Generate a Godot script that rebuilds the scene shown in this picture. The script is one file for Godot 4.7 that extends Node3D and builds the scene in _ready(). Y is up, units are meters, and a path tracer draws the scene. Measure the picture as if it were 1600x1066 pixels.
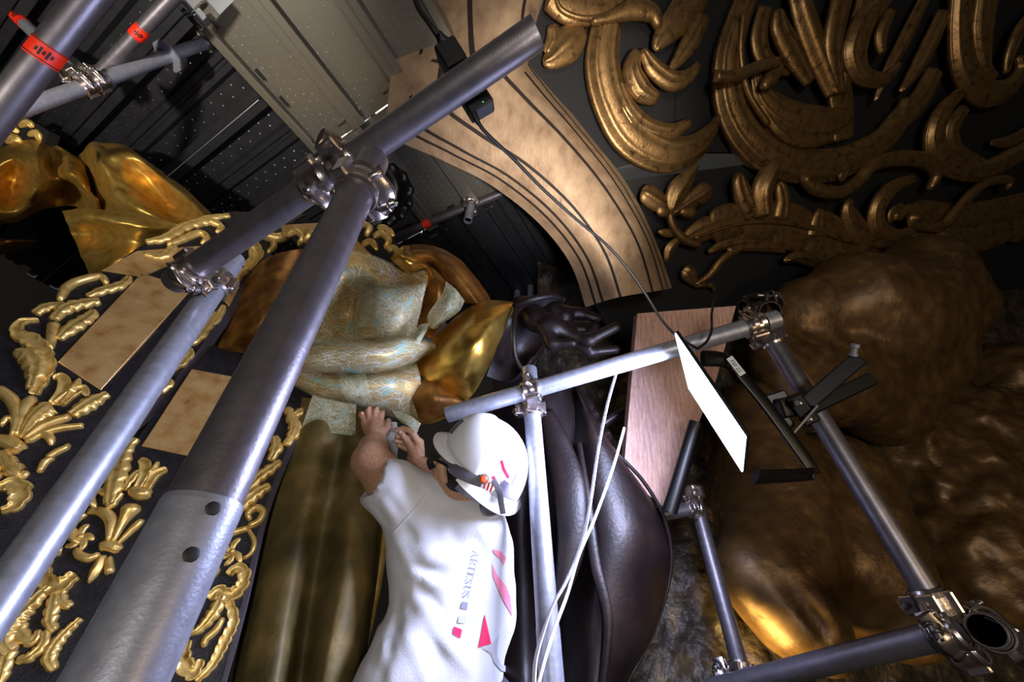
extends Node3D
# Restoration scaffold in front of a gilded baroque altar, seen steeply from below.

const F := 622.0            # focal length in pixels of the 1600 x 1066 frame
const EYE := 1.25           # camera height above the working platform
const PITCH := 40.8
var cb := Basis()
var org := {}               # node -> world position of its origin
var used := {}
var M := {}
var rng := RandomNumberGenerator.new()

# ---------------------------------------------------------------- placing
func W(px: float, py: float, z: float) -> Vector3:
	return Vector3(0, EYE, 0) + cb * Vector3((px - 800.0) / F * z, -(py - 533.0) / F * z, -z)
func cdir(x: float, y: float, z: float) -> Vector3:   # direction: right, up, forward of the view
	return cb * Vector3(x, y, -z)
func ray(px: float, py: float) -> Vector3:
	return cb * Vector3((px - 800.0) / F, -(py - 533.0) / F, -1.0)
func plane_at(px: float, py: float, z: float, n: Vector3) -> Array:
	return [n.normalized(), n.normalized().dot(ray(px, py)) * z]
func pz(pl: Array, px: float, py: float) -> float:
	var n: Vector3 = pl[0]
	return float(pl[1]) / n.dot(ray(px, py))
func on_plane(pl: Array, px: float, py: float, lift := 0.0) -> Vector3:
	var n: Vector3 = pl[0]
	return W(px, py, pz(pl, px, py)) + n * lift
func at_y(px: float, py: float, y: float) -> Vector3:  # point of the pixel's ray at a world height
	var r := ray(px, py)
	return Vector3(0, EYE, 0) + r * ((y - EYE) / r.y)

# ---------------------------------------------------------------- nodes
func numbered(called: String) -> String:
	var n: int = used.get(called, 0)
	used[called] = n + 1
	return called if n == 0 else "%s_%03d" % [called, n]
func tag(o: Node, label := "", category := "", group := "", kind := "") -> void:
	if label: o.set_meta("label", label)
	if category: o.set_meta("category", category)
	if group: o.set_meta("group", group)
	if kind: o.set_meta("kind", kind)
func thing(called: String, label: String, category: String, at: Vector3, group := "", kind := "") -> Node3D:
	var o := Node3D.new()
	o.name = numbered(called)
	add_child(o)
	o.position = at
	org[o] = at
	tag(o, label, category, group, kind)
	return o

class MB:
	var v := PackedVector3Array()
	var n := PackedVector3Array()
	var t := PackedVector2Array()
	var i := PackedInt32Array()

func put(b: MB, called: String, mat: Material, parent: Node3D = null, at := Vector3.ZERO) -> MeshInstance3D:
	var o := MeshInstance3D.new()
	var base: Vector3 = org[parent] if parent else at
	var vv := PackedVector3Array()
	vv.resize(b.v.size())
	for k in b.v.size():
		vv[k] = b.v[k] - base
	var a := []
	a.resize(Mesh.ARRAY_MAX)
	a[Mesh.ARRAY_VERTEX] = vv
	a[Mesh.ARRAY_NORMAL] = b.n
	a[Mesh.ARRAY_TEX_UV] = b.t
	a[Mesh.ARRAY_INDEX] = b.i
	var m := ArrayMesh.new()
	m.add_surface_from_arrays(Mesh.PRIMITIVE_TRIANGLES, a)
	o.mesh = m
	o.material_override = null
	m.surface_set_material(0, mat)
	if parent:
		o.name = called
		parent.add_child(o, true)
	else:
		o.name = numbered(called)
		add_child(o)
		o.position = base
	org[o] = base
	return o

func tri(b: MB, p: int, q: int, r: int) -> void:
	var g := (b.v[r] - b.v[p]).cross(b.v[q] - b.v[p])
	if g.dot(b.n[p] + b.n[q] + b.n[r]) < 0.0:
		b.i.append_array(PackedInt32Array([p, r, q]))
	else:
		b.i.append_array(PackedInt32Array([p, q, r]))

func flat_poly(b: MB, pts: Array, nrm: Vector3) -> void:   # convex polygon
	var s := b.v.size()
	for p in pts:
		b.v.append(p)
		b.n.append(nrm)
		b.t.append(Vector2(p.x + p.z, p.y))
	for k in range(1, pts.size() - 1):
		tri(b, s, s + k, s + k + 1)

# rows of points -> smooth sheet; ring = each row is a closed loop
func sheet(b: MB, rows: Array, ring := false, flip := 0) -> void:
	var nr := rows.size()
	var nc: int = rows[0].size()
	var s := b.v.size()
	var mid := Vector3.ZERO
	var sign_sum := 0.0
	var ns := PackedVector3Array()
	for r in nr:
		var row: PackedVector3Array = rows[r]
		var up: PackedVector3Array = rows[maxi(r - 1, 0)]
		var dn: PackedVector3Array = rows[mini(r + 1, nr - 1)]
		mid = Vector3.ZERO
		if ring:
			for p in row: mid += p
			mid /= nc
		for c in nc:
			var l := (c + nc - 1) % nc if ring else maxi(c - 1, 0)
			var q := (c + 1) % nc if ring else mini(c + 1, nc - 1)
			var nn := (dn[c] - up[c]).cross(row[q] - row[l])
			if nn.length_squared() < 1e-20:
				nn = ns[-1] if ns.size() else Vector3.UP
			nn = nn.normalized()
			ns.append(nn)
			if ring: sign_sum += nn.dot((row[c] - mid).normalized())
			else: sign_sum += nn.dot((Vector3(0, EYE, 0) - row[c]).normalized())
			b.v.append(row[c])
			b.t.append(Vector2(float(c) / maxi(nc - 1, 1), float(r) / maxi(nr - 1, 1)))
	var sg := 1.0 if sign_sum >= 0.0 else -1.0
	if flip: sg = -sg
	for k in ns.size():
		b.n.append(ns[k] * sg)
	for r in nr - 1:
		for c in (nc if ring else nc - 1):
			var c2 := (c + 1) % nc
			var i0 := s + r * nc + c
			var i1 := s + r * nc + c2
			var i2 := s + (r + 1) * nc + c
			var i3 := s + (r + 1) * nc + c2
			tri(b, i0, i1, i2)
			tri(b, i1, i3, i2)

func cr(a: Vector3, b: Vector3, c: Vector3, d: Vector3, t: float) -> Vector3:
	return 0.5 * ((2.0 * b) + (c - a) * t + (2.0 * a - 5.0 * b + 4.0 * c - d) * t * t + (3.0 * b - a - 3.0 * c + d) * t * t * t)
func cr4(a: Vector4, b: Vector4, c: Vector4, d: Vector4, t: float) -> Vector4:
	return 0.5 * ((2.0 * b) + (c - a) * t + (2.0 * a - 5.0 * b + 4.0 * c - d) * t * t + (3.0 * b - a - 3.0 * c + d) * t * t * t)
func spline4(p: Array, step: float) -> Array:   # Vector4(x, y, w, z): resample by pixel length
	var o := []
	for k in p.size() - 1:
		var a: Vector4 = p[maxi(k - 1, 0)]
		var b: Vector4 = p[k]
		var c: Vector4 = p[k + 1]
		var d: Vector4 = p[mini(k + 2, p.size() - 1)]
		var n := maxi(2, int(ceil(Vector2(c.x - b.x, c.y - b.y).length() / step)))
		for j in n:
			o.append(cr4(a, b, c, d, float(j) / n))
	o.append(p[-1])
	return o

# ---------------------------------------------------------------- carved ribbons
# profile height at s in -1..1 for the kinds of moulding
func prof(kind: int, s: float) -> float:
	var d := sqrt(maxf(0.0, 1.0 - s * s))
	match kind:
		1: return d * (0.78 + 0.22 * absf(sin(s * 4.7)))                       # fluted
		2: return d * 0.75 - 0.25 * exp(-s * s * 60.0)                         # leaf with a cut midrib
		3: return 0.25 * d + 0.75 * pow(absf(s), 2.5) * sqrt(maxf(0, 1.0 - pow(absf(s), 12.0)))   # hollow with raised rims
		4: return 0.35 * d + 0.4 * d * pow(absf(cos(s * 6.0)), 0.7) + 0.25 * d * (1.0 - s) * 0.5  # deep flutes
		5: return 0.8 * d + 0.5 * exp(-s * s * 30.0) - 0.2                     # raised midrib
		6: return 0.6 * pow(d, 0.5)                                            # flat with rounded edges
	return d

# pts: flat [px, py, halfwidth px, ...] on a plane, or [px, py, w, z, ...] when pl is empty
func ribbon(b: MB, pl: Array, kind: int, hs: float, data: Array, lift := 0.0, nseg := 10, lobes := 0.0) -> void:
	var p := []
	var stride := 3 if pl.size() else 4
	for k in range(0, data.size(), stride):
		var z: float = pz(pl, data[k], data[k + 1]) if pl.size() else float(data[k + 3])
		p.append(Vector4(data[k], data[k + 1], data[k + 2], z))
	var q := spline4(p, 2.5 if lobes > 0.0 else 5.0)
	var rows := []
	var wsum := 0.0
	for k in q.size():
		wsum += q[k].z
	var wav := wsum / q.size()
	for k in q.size():
		var c: Vector4 = q[k]
		var pos := W(c.x, c.y, c.w)
		var nrm: Vector3 = pl[0] if pl.size() else -ray(c.x, c.y).normalized()
		if nrm.dot(ray(c.x, c.y)) > 0: nrm = -nrm
		var a: Vector4 = q[maxi(k - 1, 0)]
		var d: Vector4 = q[mini(k + 1, q.size() - 1)]
		var tan := W(d.x, d.y, d.w) - W(a.x, a.y, a.w)
		var side := tan.cross(nrm).normalized()
		var wpx := maxf(c.z, 0.6)
		var lob := 1.0
		if k == 0 or k == q.size() - 1: wpx *= 0.55
		if lobes > 0.0:
			var ph := fposmod(float(k) / q.size() * lobes, 1.0)
			lob = 0.78 + 0.36 * pow(sin(PI * pow(ph, 0.55)), 0.7)
		var w := wpx * lob * c.w / F
		var h := lerpf(wav, wpx, 0.6) * c.w / F * hs
		var row := PackedVector3Array()
		var e := 0.25 if (k == 0 or k == q.size() - 1) else 1.0
		for j in nseg + 1:
			var s := -1.0 + 2.0 * j / nseg
			s = sin(s * PI / 2.0)
			row.append(pos + side * (s * w) + nrm * (lift + prof(kind, s) * h * e))
		row.append(pos + side * w * 0.97 + nrm * (lift - 0.3 * h - 0.004))
		row.append(pos - side * w * 0.97 + nrm * (lift - 0.3 * h - 0.004))
		rows.append(row)
	sheet(b, rows, true)
	for e in [0, rows.size() - 1]:
		var nn: Vector3 = (rows[e][0] - rows[e][1 if e == 0 else 1]).normalized()
		var out: Vector3 = ((rows[0][5] - rows[1][5]) if e == 0 else (rows[-1][5] - rows[-2][5])).normalized()
		flat_poly(b, Array(rows[e]), out if out.length() > 0.5 else nn)
func carve(parent: Node3D, called: String, mat: Material, pl: Array, kind: int, hs: float, data: Array, lift := 0.0, nseg := 10, lobes := 0.0) -> MeshInstance3D:
	var b := MB.new()
	ribbon(b, pl, kind, hs, data, lift, nseg, lobes)
	return put(b, called, mat, parent)
func boss(b: MB, c: Vector3, nrm: Vector3, r: float, h: float) -> void:   # rounded bead on a surface
	var u := nrm.cross(Vector3(0.3, 1, 0.2)).normalized()
	var w := nrm.cross(u)
	var rows := []
	for i in 6:
		var a := PI / 2 * i / 5.0
		var row := PackedVector3Array()
		for j in 12:
			var t := TAU * j / 12.0
			row.append(c + (u * cos(t) + w * sin(t)) * maxf(r * cos(a), 0.0001) + nrm * (h * sin(a)))
		rows.append(row)
	sheet(b, rows, true)

# ---------------------------------------------------------------- soft surfaces from a net of Vector3(px, py, z)
func net_eval(net: Array, u: float, v: float) -> Vector3:
	var nr := net.size()
	var nc: int = net[0].size()
	var y := clampf(v, 0, 1) * (nr - 1)
	var x := clampf(u, 0, 1) * (nc - 1)
	var r := mini(int(y), nr - 2)
	var c := mini(int(x), nc - 2)
	var col := []
	for k in range(-1, 3):
		var row: Array = net[clampi(r + k, 0, nr - 1)]
		col.append(cr(row[maxi(c - 1, 0)], row[c], row[c + 1], row[mini(c + 2, nc - 1)], x - c))
	return cr(col[0], col[1], col[2], col[3], y - r)
func net(rows: Array) -> Array:     # rows of flat [px, py, z, ...]
	var o := []
	for r in rows:
		var l := []
		for k in range(0, r.size(), 3):
			l.append(Vector3(r[k], r[k + 1], r[k + 2]))
		o.append(l)
	return o
func net_w(n: Array, u: float, v: float) -> Vector3:
	var p := net_eval(n, u, v)
	return W(p.x, p.y, p.z)
func patch(b: MB, n: Array, du: int, dv: int, thick: float, noise: FastNoiseLite = null, amp := 0.0, u0 := 0.0, u1 := 1.0, v0 := 0.0, v1 := 1.0, lift := 0.0) -> void:
	var rows := []
	var back := []
	for j in dv + 1:
		var v := lerpf(v0, v1, float(j) / dv)
		var row := PackedVector3Array()
		for i in du + 1:
			row.append(net_w(n, lerpf(u0, u1, float(i) / du), v))
		rows.append(row)
	for j in dv + 1:
		var nrow := PackedVector3Array()
		var brow := PackedVector3Array()
		for i in du + 1:
			var nn: Vector3 = (rows[mini(j + 1, dv)][i] - rows[maxi(j - 1, 0)][i]).cross(rows[j][mini(i + 1, du)] - rows[j][maxi(i - 1, 0)]).normalized()
			var p: Vector3 = rows[j][i]
			if nn.dot(Vector3(0, EYE, 0) - p) < 0: nn = -nn
			var d := lift
			if noise: d += amp * noise.get_noise_3d(p.x * 10.0, p.y * 10.0, p.z * 10.0)
			nrow.append(p + nn * d)
			brow.append(p - (nn * 0.4 - ray(0, 0) * 0.0 + (p - Vector3(0, EYE, 0)).normalized() * -0.6) * thick)
		back.append([nrow, brow])
	var front := []
	var rear := []
	for r in back:
		front.append(r[0])
		rear.append(r[1])
	sheet(b, front)
	if thick > 0.0:
		sheet(b, rear, false, 1)
		var rim := PackedVector3Array()
		var rim2 := PackedVector3Array()
		for i in du + 1: rim.append(front[0][i]); rim2.append(rear[0][i])
		for j in range(1, dv + 1): rim.append(front[j][du]); rim2.append(rear[j][du])
		for i in range(1, du + 1): rim.append(front[dv][du - i]); rim2.append(rear[dv][du - i])
		for j in range(1, dv): rim.append(front[dv - j][0]); rim2.append(rear[dv - j][0])
		sheet(b, [rim, rim2], true)

# ---------------------------------------------------------------- round and boxy shapes
func frame_of(d: Vector3) -> Array:
	var u := d.cross(Vector3(0.31, 0.87, 0.37)).normalized()
	return [u, d.cross(u).normalized()]
func sweep(b: MB, pts: Array, rad: Array, n := 12, flat := 1.0) -> void:
	var rows := []
	var f := frame_of((pts[1] - pts[0]).normalized())
	var u: Vector3 = f[0]
	for k in pts.size():
		var d: Vector3 = (pts[mini(k + 1, pts.size() - 1)] - pts[maxi(k - 1, 0)]).normalized()
		u = (u - d * u.dot(d)).normalized()
		var w := d.cross(u)
		var row := PackedVector3Array()
		for j in n:
			var t := TAU * j / n
			row.append(pts[k] + (u * cos(t) * flat + w * sin(t)) * float(rad[mini(k, rad.size() - 1)]))
		rows.append(row)
	sheet(b, rows, true)
	flat_poly(b, Array(rows[0]), (pts[0] - pts[1]).normalized())
	flat_poly(b, Array(rows[-1]), (pts[-1] - pts[-2]).normalized())
func curve(pts: Array, n := 6) -> Array:
	var o := []
	for k in pts.size() - 1:
		for j in n:
			o.append(cr(pts[maxi(k - 1, 0)], pts[k], pts[k + 1], pts[mini(k + 2, pts.size() - 1)], float(j) / n))
	o.append(pts[-1])
	return o
# profile [[along, radius], ...] turned about the axis through o along d
func lathe(b: MB, o: Vector3, d: Vector3, prf: Array, n := 24) -> void:
	var f := frame_of(d)
	var run := []
	for k in prf.size():
		var row := PackedVector3Array()
		for j in n:
			var t := TAU * j / n
			row.append(o + d * float(prf[k][0]) + (f[0] * cos(t) + f[1] * sin(t)) * maxf(float(prf[k][1]), 0.00005))
		run.append(row)
	for k in run.size() - 1:      # each band by itself keeps the edges crisp
		var bb := [run[k], run[k + 1]]
		var s := b.v.size()
		sheet(b, bb, true)
		var dr := float(prf[k + 1][1]) - float(prf[k][1])
		var dl := float(prf[k + 1][0]) - float(prf[k][0])
		for r in 2:
			for j in n:
				var t := TAU * j / n
				b.n[s + r * n + j] = ((f[0] * cos(t) + f[1] * sin(t)) * dl - d * dr).normalized()
		var cnt := n * 6
		var from := b.i.size() - cnt
		for k2 in range(from, b.i.size(), 3):
			var g := (b.v[b.i[k2 + 2]] - b.v[b.i[k2]]).cross(b.v[b.i[k2 + 1]] - b.v[b.i[k2]])
			if g.dot(b.n[b.i[k2]]) < 0:
				var q := b.i[k2 + 1]
				b.i[k2 + 1] = b.i[k2 + 2]
				b.i[k2 + 2] = q
func pipe(b: MB, p: Vector3, q: Vector3, r := 0.02415, wall := 0.0032) -> void:
	var d := (q - p).normalized()
	var l := (q - p).length()
	lathe(b, p, d, [[0.02, r - wall], [0.0, r - wall], [0.0, r - 0.0008], [0.0008, r], [l - 0.0008, r], [l, r - 0.0008], [l, r - wall], [l - 0.02, r - wall]], 32)
	lathe(b, p, d, [[0.02, r - wall], [l - 0.02, r - wall]], 20)
	for k in range(b.n.size() - 40, b.n.size()): b.n[k] = -b.n[k]
func box(b: MB, c: Vector3, x: Vector3, y: Vector3, z: Vector3, bev := 0.002) -> void:   # half axes
	var lx := x.length()
	var ly := y.length()
	var lz := z.length()
	bev = minf(bev, minf(lx, minf(ly, lz)) * 0.45)
	var ax := [x / lx, y / ly, z / lz]
	var l := [lx, ly, lz]
	for a in 3:
		var i := (a + 1) % 3
		var j := (a + 2) % 3
		for s in [-1.0, 1.0]:
			var q := []
			for k in [[-1, -1], [1, -1], [1, 1], [-1, 1]]:
				q.append(c + ax[a] * (s * l[a]) + ax[i] * (k[0] * (l[i] - bev)) + ax[j] * (k[1] * (l[j] - bev)))
			flat_poly(b, q, ax[a] * s)
			for t in [-1.0, 1.0]:   # chamfers along axis j between faces a and i
				var e := []
				for k in [-1.0, 1.0]:
					e.append(c + ax[a] * (s * l[a]) + ax[i] * (t * (l[i] - bev)) + ax[j] * (k * (l[j] - bev)))
				for k in [1.0, -1.0]:
					e.append(c + ax[a] * (s * (l[a] - bev)) + ax[i] * (t * l[i]) + ax[j] * (k * (l[j] - bev)))
				flat_poly(b, e, (ax[a] * s + ax[i] * t).normalized())
	for sx in [-1.0, 1.0]:
		for sy in [-1.0, 1.0]:
			for sz in [-1.0, 1.0]:
				var o: Vector3 = c + ax[0] * sx * lx + ax[1] * sy * ly + ax[2] * sz * lz
				flat_poly(b, [o - (ax[1] * sy + ax[2] * sz) * bev, o - (ax[0] * sx + ax[2] * sz) * bev, o - (ax[0] * sx + ax[1] * sy) * bev], (ax[0] * sx + ax[1] * sy + ax[2] * sz).normalized())
func prism(b: MB, front: Array, back: Vector3) -> void:    # convex outline pushed along back
	var mid := Vector3.ZERO
	for p in front: mid += p
	mid /= front.size()
	flat_poly(b, front, -back.normalized())
	var rear := []
	for p in front: rear.append(p + back)
	flat_poly(b, rear, back.normalized())
	for k in front.size():
		var p: Vector3 = front[k]
		var q: Vector3 = front[(k + 1) % front.size()]
		var n := (q - p).cross(back).normalized()
		if n.dot((p + q) / 2 - mid) < 0: n = -n
		flat_poly(b, [p, q, q + back, p + back], n)

# ---------------------------------------------------------------- smooth bodies: capsules joined by a smooth minimum, meshed as surface nets
func field(bones: Array, cell: float, k: float, noise: FastNoiseLite = null, amp := 0.0) -> Dictionary:
	var lo := Vector3.INF
	var hi := -Vector3.INF
	for e in bones:
		var r: float = maxf(e[2], e[3]) + k * 0.5 + amp + cell * 3
		lo = lo.min(Vector3(e[0]).min(e[1]) - Vector3.ONE * r)
		hi = hi.max(Vector3(e[0]).max(e[1]) + Vector3.ONE * r)
	var d := Vector3i(((hi - lo) / cell).ceil()) + Vector3i.ONE
	var f := PackedFloat32Array()
	f.resize(d.x * d.y * d.z)
	f.fill(10.0)
	for e in bones:
		var a: Vector3 = e[0]
		var ab: Vector3 = Vector3(e[1]) - a
		var l2 := maxf(ab.length_squared(), 1e-9)
		var ra: float = e[2]
		var rb: float = e[3]
		var r := maxf(ra, rb) + k + cell * 3
		var p0 := Vector3i(((a.min(e[1]) - Vector3.ONE * r - lo) / cell).floor()).clamp(Vector3i.ZERO, d - Vector3i.ONE)
		var p1 := Vector3i(((a.max(e[1]) + Vector3.ONE * r - lo) / cell).ceil()).clamp(Vector3i.ZERO, d - Vector3i.ONE)
		var cut: bool = e.size() > 4
		for z in range(p0.z, p1.z + 1):
			for y in range(p0.y, p1.y + 1):
				var at := (z * d.y + y) * d.x
				for x in range(p0.x, p1.x + 1):
					var ap := lo + Vector3(x, y, z) * cell - a
					var t := clampf(ap.dot(ab) / l2, 0.0, 1.0)
					var v := (ap - ab * t).length() - ra - (rb - ra) * t
					var o := f[at + x]
					if cut:
						var h := maxf(k * 0.4 - absf(o + v), 0.0)
						f[at + x] = maxf(o, -v) + h * h / (k * 1.6)
					elif o > 9.0:
						f[at + x] = v
					else:
						var h := maxf(k - absf(o - v), 0.0)
						f[at + x] = minf(o, v) - h * h / (k * 4.0)
	if noise:
		for z in d.z:
			for y in d.y:
				var at := (z * d.y + y) * d.x
				for x in d.x:
					if absf(f[at + x]) < amp * 2 + cell * 2:
						var p := lo + Vector3(x, y, z) * cell
						f[at + x] += amp * noise.get_noise_3d(p.x * 10, p.y * 10, p.z * 10)
	return {"f": f, "d": d, "lo": lo, "cell": cell}
func crease(g: Dictionary, segs: Array) -> void:      # soft folds pushed out of (or into) a meshed field along line segments
	var f: PackedFloat32Array = g.f
	var d: Vector3i = g.d
	for e in segs:
		var a: Vector3 = e[0]
		var ab: Vector3 = Vector3(e[1]) - a
		var l2 := maxf(ab.length_squared(), 1e-9)
		var sg: float = e[2]
		var p0 := Vector3i(((a.min(e[1]) - Vector3.ONE * sg * 3 - g.lo) / g.cell).floor()).clamp(Vector3i.ZERO, d - Vector3i.ONE)
		var p1 := Vector3i(((a.max(e[1]) + Vector3.ONE * sg * 3 - g.lo) / g.cell).ceil()).clamp(Vector3i.ZERO, d - Vector3i.ONE)
		for z in range(p0.z, p1.z + 1):
			for y in range(p0.y, p1.y + 1):
				var at := (z * d.y + y) * d.x
				for x in range(p0.x, p1.x + 1):
					var ap: Vector3 = g.lo + Vector3(x, y, z) * g.cell - a
					var t := clampf(ap.dot(ab) / l2, 0.0, 1.0)
					var q := (ap - ab * t).length_squared() / (sg * sg)
					if q < 9.0:
						f[at + x] -= float(e[3]) * exp(-q) * (1.0 - pow(absf(t * 2.0 - 1.0), 4.0))
	g.f = f
func sample(g: Dictionary, p: Vector3) -> float:
	var q: Vector3 = (p - g.lo) / g.cell
	var d: Vector3i = g.d
	var i := Vector3i(q.floor())
	if i.x < 0 or i.y < 0 or i.z < 0 or i.x >= d.x - 1 or i.y >= d.y - 1 or i.z >= d.z - 1: return 0.05
	var t := q - Vector3(i)
	var f: PackedFloat32Array = g.f
	var o := (i.z * d.y + i.y) * d.x + i.x
	var sy := d.x
	var sz := d.x * d.y
	return lerpf(lerpf(lerpf(f[o], f[o + 1], t.x), lerpf(f[o + sy], f[o + sy + 1], t.x), t.y), lerpf(lerpf(f[o + sz], f[o + sz + 1], t.x), lerpf(f[o + sz + sy], f[o + sz + sy + 1], t.x), t.y), t.z)
func hit(g: Dictionary, px: float, py: float, z0: float, z1: float) -> Vector3:
	var z := z0
	while z < z1:
		var v := sample(g, W(px, py, z))
		if v < 0.001: break
		z += clampf(v * 0.6, 0.001, 0.03)
	return W(px, py, z)
func grad(g: Dictionary, p: Vector3) -> Vector3:
	var e: float = g.cell
	return Vector3(sample(g, p + Vector3(e, 0, 0)) - sample(g, p - Vector3(e, 0, 0)), sample(g, p + Vector3(0, e, 0)) - sample(g, p - Vector3(0, e, 0)), sample(g, p + Vector3(0, 0, e)) - sample(g, p - Vector3(0, 0, e))).normalized()
func skin_of(b: MB, g: Dictionary) -> void:
	var f: PackedFloat32Array = g.f
	var d: Vector3i = g.d
	var cell: float = g.cell
	var lo: Vector3 = g.lo
	var sx := 1
	var sy := d.x
	var sz := d.x * d.y
	var ids := {}
	var off := [0, 1, sy, sy + 1, sz, sz + 1, sz + sy, sz + sy + 1]
	var ed := [[0, 1], [2, 3], [4, 5], [6, 7], [0, 2], [1, 3], [4, 6], [5, 7], [0, 4], [1, 5], [2, 6], [3, 7]]
	for z in d.z - 1:
		for y in d.y - 1:
			var at := (z * d.y + y) * d.x
			for x in d.x - 1:
				var o := at + x
				var v0 := f[o]
				if absf(v0) > cell * 2.2: continue
				var neg := 0
				var vals := PackedFloat32Array()
				for k in off:
					var q := f[o + k]
					vals.append(q)
					if q < 0: neg += 1
				if neg == 0 or neg == 8: continue
				var p := Vector3.ZERO
				var n := 0
				for e in ed:
					var q0 := vals[e[0]]
					var q1 := vals[e[1]]
					if (q0 < 0) != (q1 < 0):
						var t := q0 / (q0 - q1)
						var a := Vector3(e[0] & 1, (e[0] >> 1) & 1, e[0] >> 2)
						var c := Vector3(e[1] & 1, (e[1] >> 1) & 1, e[1] >> 2)
						p += a.lerp(c, t)
						n += 1
				p /= n
				ids[o] = b.v.size()
				var w := lo + (Vector3(x, y, z) + p) * cell
				b.v.append(w)
				b.n.append(grad(g, w))
				b.t.append(Vector2(w.x, w.y))
	for o in ids:
		var s0 := f[o] < 0
		for ax in [[sx, sy, sz], [sy, sz, sx], [sz, sx, sy]]:
			if (f[o + ax[0]] < 0) != s0:
				var i1 = ids.get(o - ax[1])
				var i2 = ids.get(o - ax[2])
				var i3 = ids.get(o - ax[1] - ax[2])
				if i1 != null and i2 != null and i3 != null:
					tri(b, ids[o], i1, i2)
					tri(b, i1, i3, i2)

# ---------------------------------------------------------------- materials
func noise_tex(freq: float, cols: Array, sd: int, size := 512, oct := 4, type := FastNoiseLite.TYPE_SIMPLEX_SMOOTH) -> NoiseTexture2D:
	var n := FastNoiseLite.new()
	n.seed = sd
	n.noise_type = type
	n.frequency = freq
	n.fractal_octaves = oct
	var t := NoiseTexture2D.new()
	t.width = size
	t.height = size
	t.seamless = true
	t.noise = n
	var g := Gradient.new()
	var offs := PackedFloat32Array()
	var cs := PackedColorArray()
	for c in cols:
		offs.append(c[0])
		cs.append(c[1])
	g.offsets = offs
	g.colors = cs
	t.color_ramp = g
	return t
func bump_tex(freq: float, sd: int, strength: float, size := 512, oct := 5) -> NoiseTexture2D:
	var n := FastNoiseLite.new()
	n.seed = sd
	n.frequency = freq
	n.fractal_octaves = oct
	var t := NoiseTexture2D.new()
	t.width = size
	t.height = size
	t.seamless = true
	t.noise = n
	t.as_normal_map = true
	t.bump_strength = strength
	return t
func mat(called: String, col: Color, rough: float, metal := 0.0, tex: Texture2D = null, scale := 1.0, nrm: Texture2D = null, ns := 1.0) -> StandardMaterial3D:
	var m := StandardMaterial3D.new()
	m.resource_name = called
	m.albedo_color = col
	m.roughness = rough
	m.metallic = metal
	if tex:
		m.albedo_texture = tex
	if nrm:
		m.normal_enabled = true
		m.normal_texture = nrm
		m.normal_scale = ns
	if tex or nrm:
		m.uv1_triplanar = true
		m.uv1_scale = Vector3.ONE * scale
	M[called] = m
	return m

# ---------------------------------------------------------------- scene
func _ready() -> void:
	rng.seed = 7
	cb = Basis(Vector3.RIGHT, deg_to_rad(PITCH))
	var cam := Camera3D.new()
	cam.name = "camera"
	cam.fov = rad_to_deg(2.0 * atan(533.0 / F))
	cam.near = 0.02
	cam.position = Vector3(0, EYE, 0)
	cam.basis = cb
	add_child(cam)
	cam.current = true
	var we := WorldEnvironment.new()
	we.name = "environment"
	var env := Environment.new()
	env.background_mode = Environment.BG_COLOR
	env.background_color = Color(0.01, 0.01, 0.012)
	env.tonemap_mode = Environment.TONE_MAPPER_LINEAR
	env.tonemap_exposure = 1.38
	env.sdfgi_enabled = true
	env.ssao_enabled = true
	env.ssil_enabled = true
	we.environment = env
	add_child(we)
	# unseen lamp low behind the camera, placed to light the arch
	spot("unseen_arch_lamp", Vector3(0.38, 0.75, 0.1), W(872, 208, 2.0), Color(1.0, 0.96, 0.92), 8.0, 16.0, 0.9, 0.05)
	# out of view low on the left, placed to light the deck undersides
	spot("unseen_deck_lamp", Vector3(-1.3, 0.8, 0.6), W(290, 110, 2.0), Color(1.0, 0.96, 0.9), 7.0, 23.0, 1.0, 0.08)
	# added fill light behind the camera, brightens the stoles and the whole front
	omni("added_front_fill", Vector3(0.3, 0.45, 1.7), Color(1.0, 0.98, 0.95), 2.3, 0.3)
	# warm lamp out of view below the frame, placed to light the lower cloud
	spot("unseen_warm_lamp", W(1110, 1190, 1.1), W(1230, 970, 1.4), Color(1.0, 0.84, 0.5), 0.8, 30.0, 0.5, 0.06)
	# added fill light right of the camera, lifts the clouds and rock
	omni("added_side_fill", Vector3(1.5, 1.0, 0.3), Color(1.0, 0.86, 0.66), 0.4, 0.2)
	# unseen lamp above the decks, brightens the ceiling behind their gaps
	omni("unseen_vault_lamp", Vector3(-1.2, 4.5, -1.2), Color(0.95, 0.97, 1.0), 1.6, 0.2)

	materials()
	setting()
	altar()
	decks()
	statue()
	dark_gown()
	clouds()
	board_and_cables()
	scaffold()
	led_panel()
	person()

func spot(called: String, p: Vector3, to: Vector3, col: Color, e: float, ang: float, soft: float, size: float) -> void:
	var l := SpotLight3D.new()
	l.name = called
	l.light_color = col
	l.light_energy = e
	l.spot_angle = ang
	l.spot_angle_attenuation = soft
	l.spot_range = 12.0
	l.spot_attenuation = 2.0
	l.light_size = size
	l.shadow_enabled = true
	add_child(l)
	l.look_at_from_position(p, to, Vector3.UP)
func omni(called: String, p: Vector3, col: Color, e: float, size: float) -> void:
	var l := OmniLight3D.new()
	l.name = called
	l.light_color = col
	l.light_energy = e
	l.omni_range = 12.0
	l.omni_attenuation = 2.0
	l.light_size = size
	l.shadow_enabled = true
	l.position = p
	add_child(l)

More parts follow.
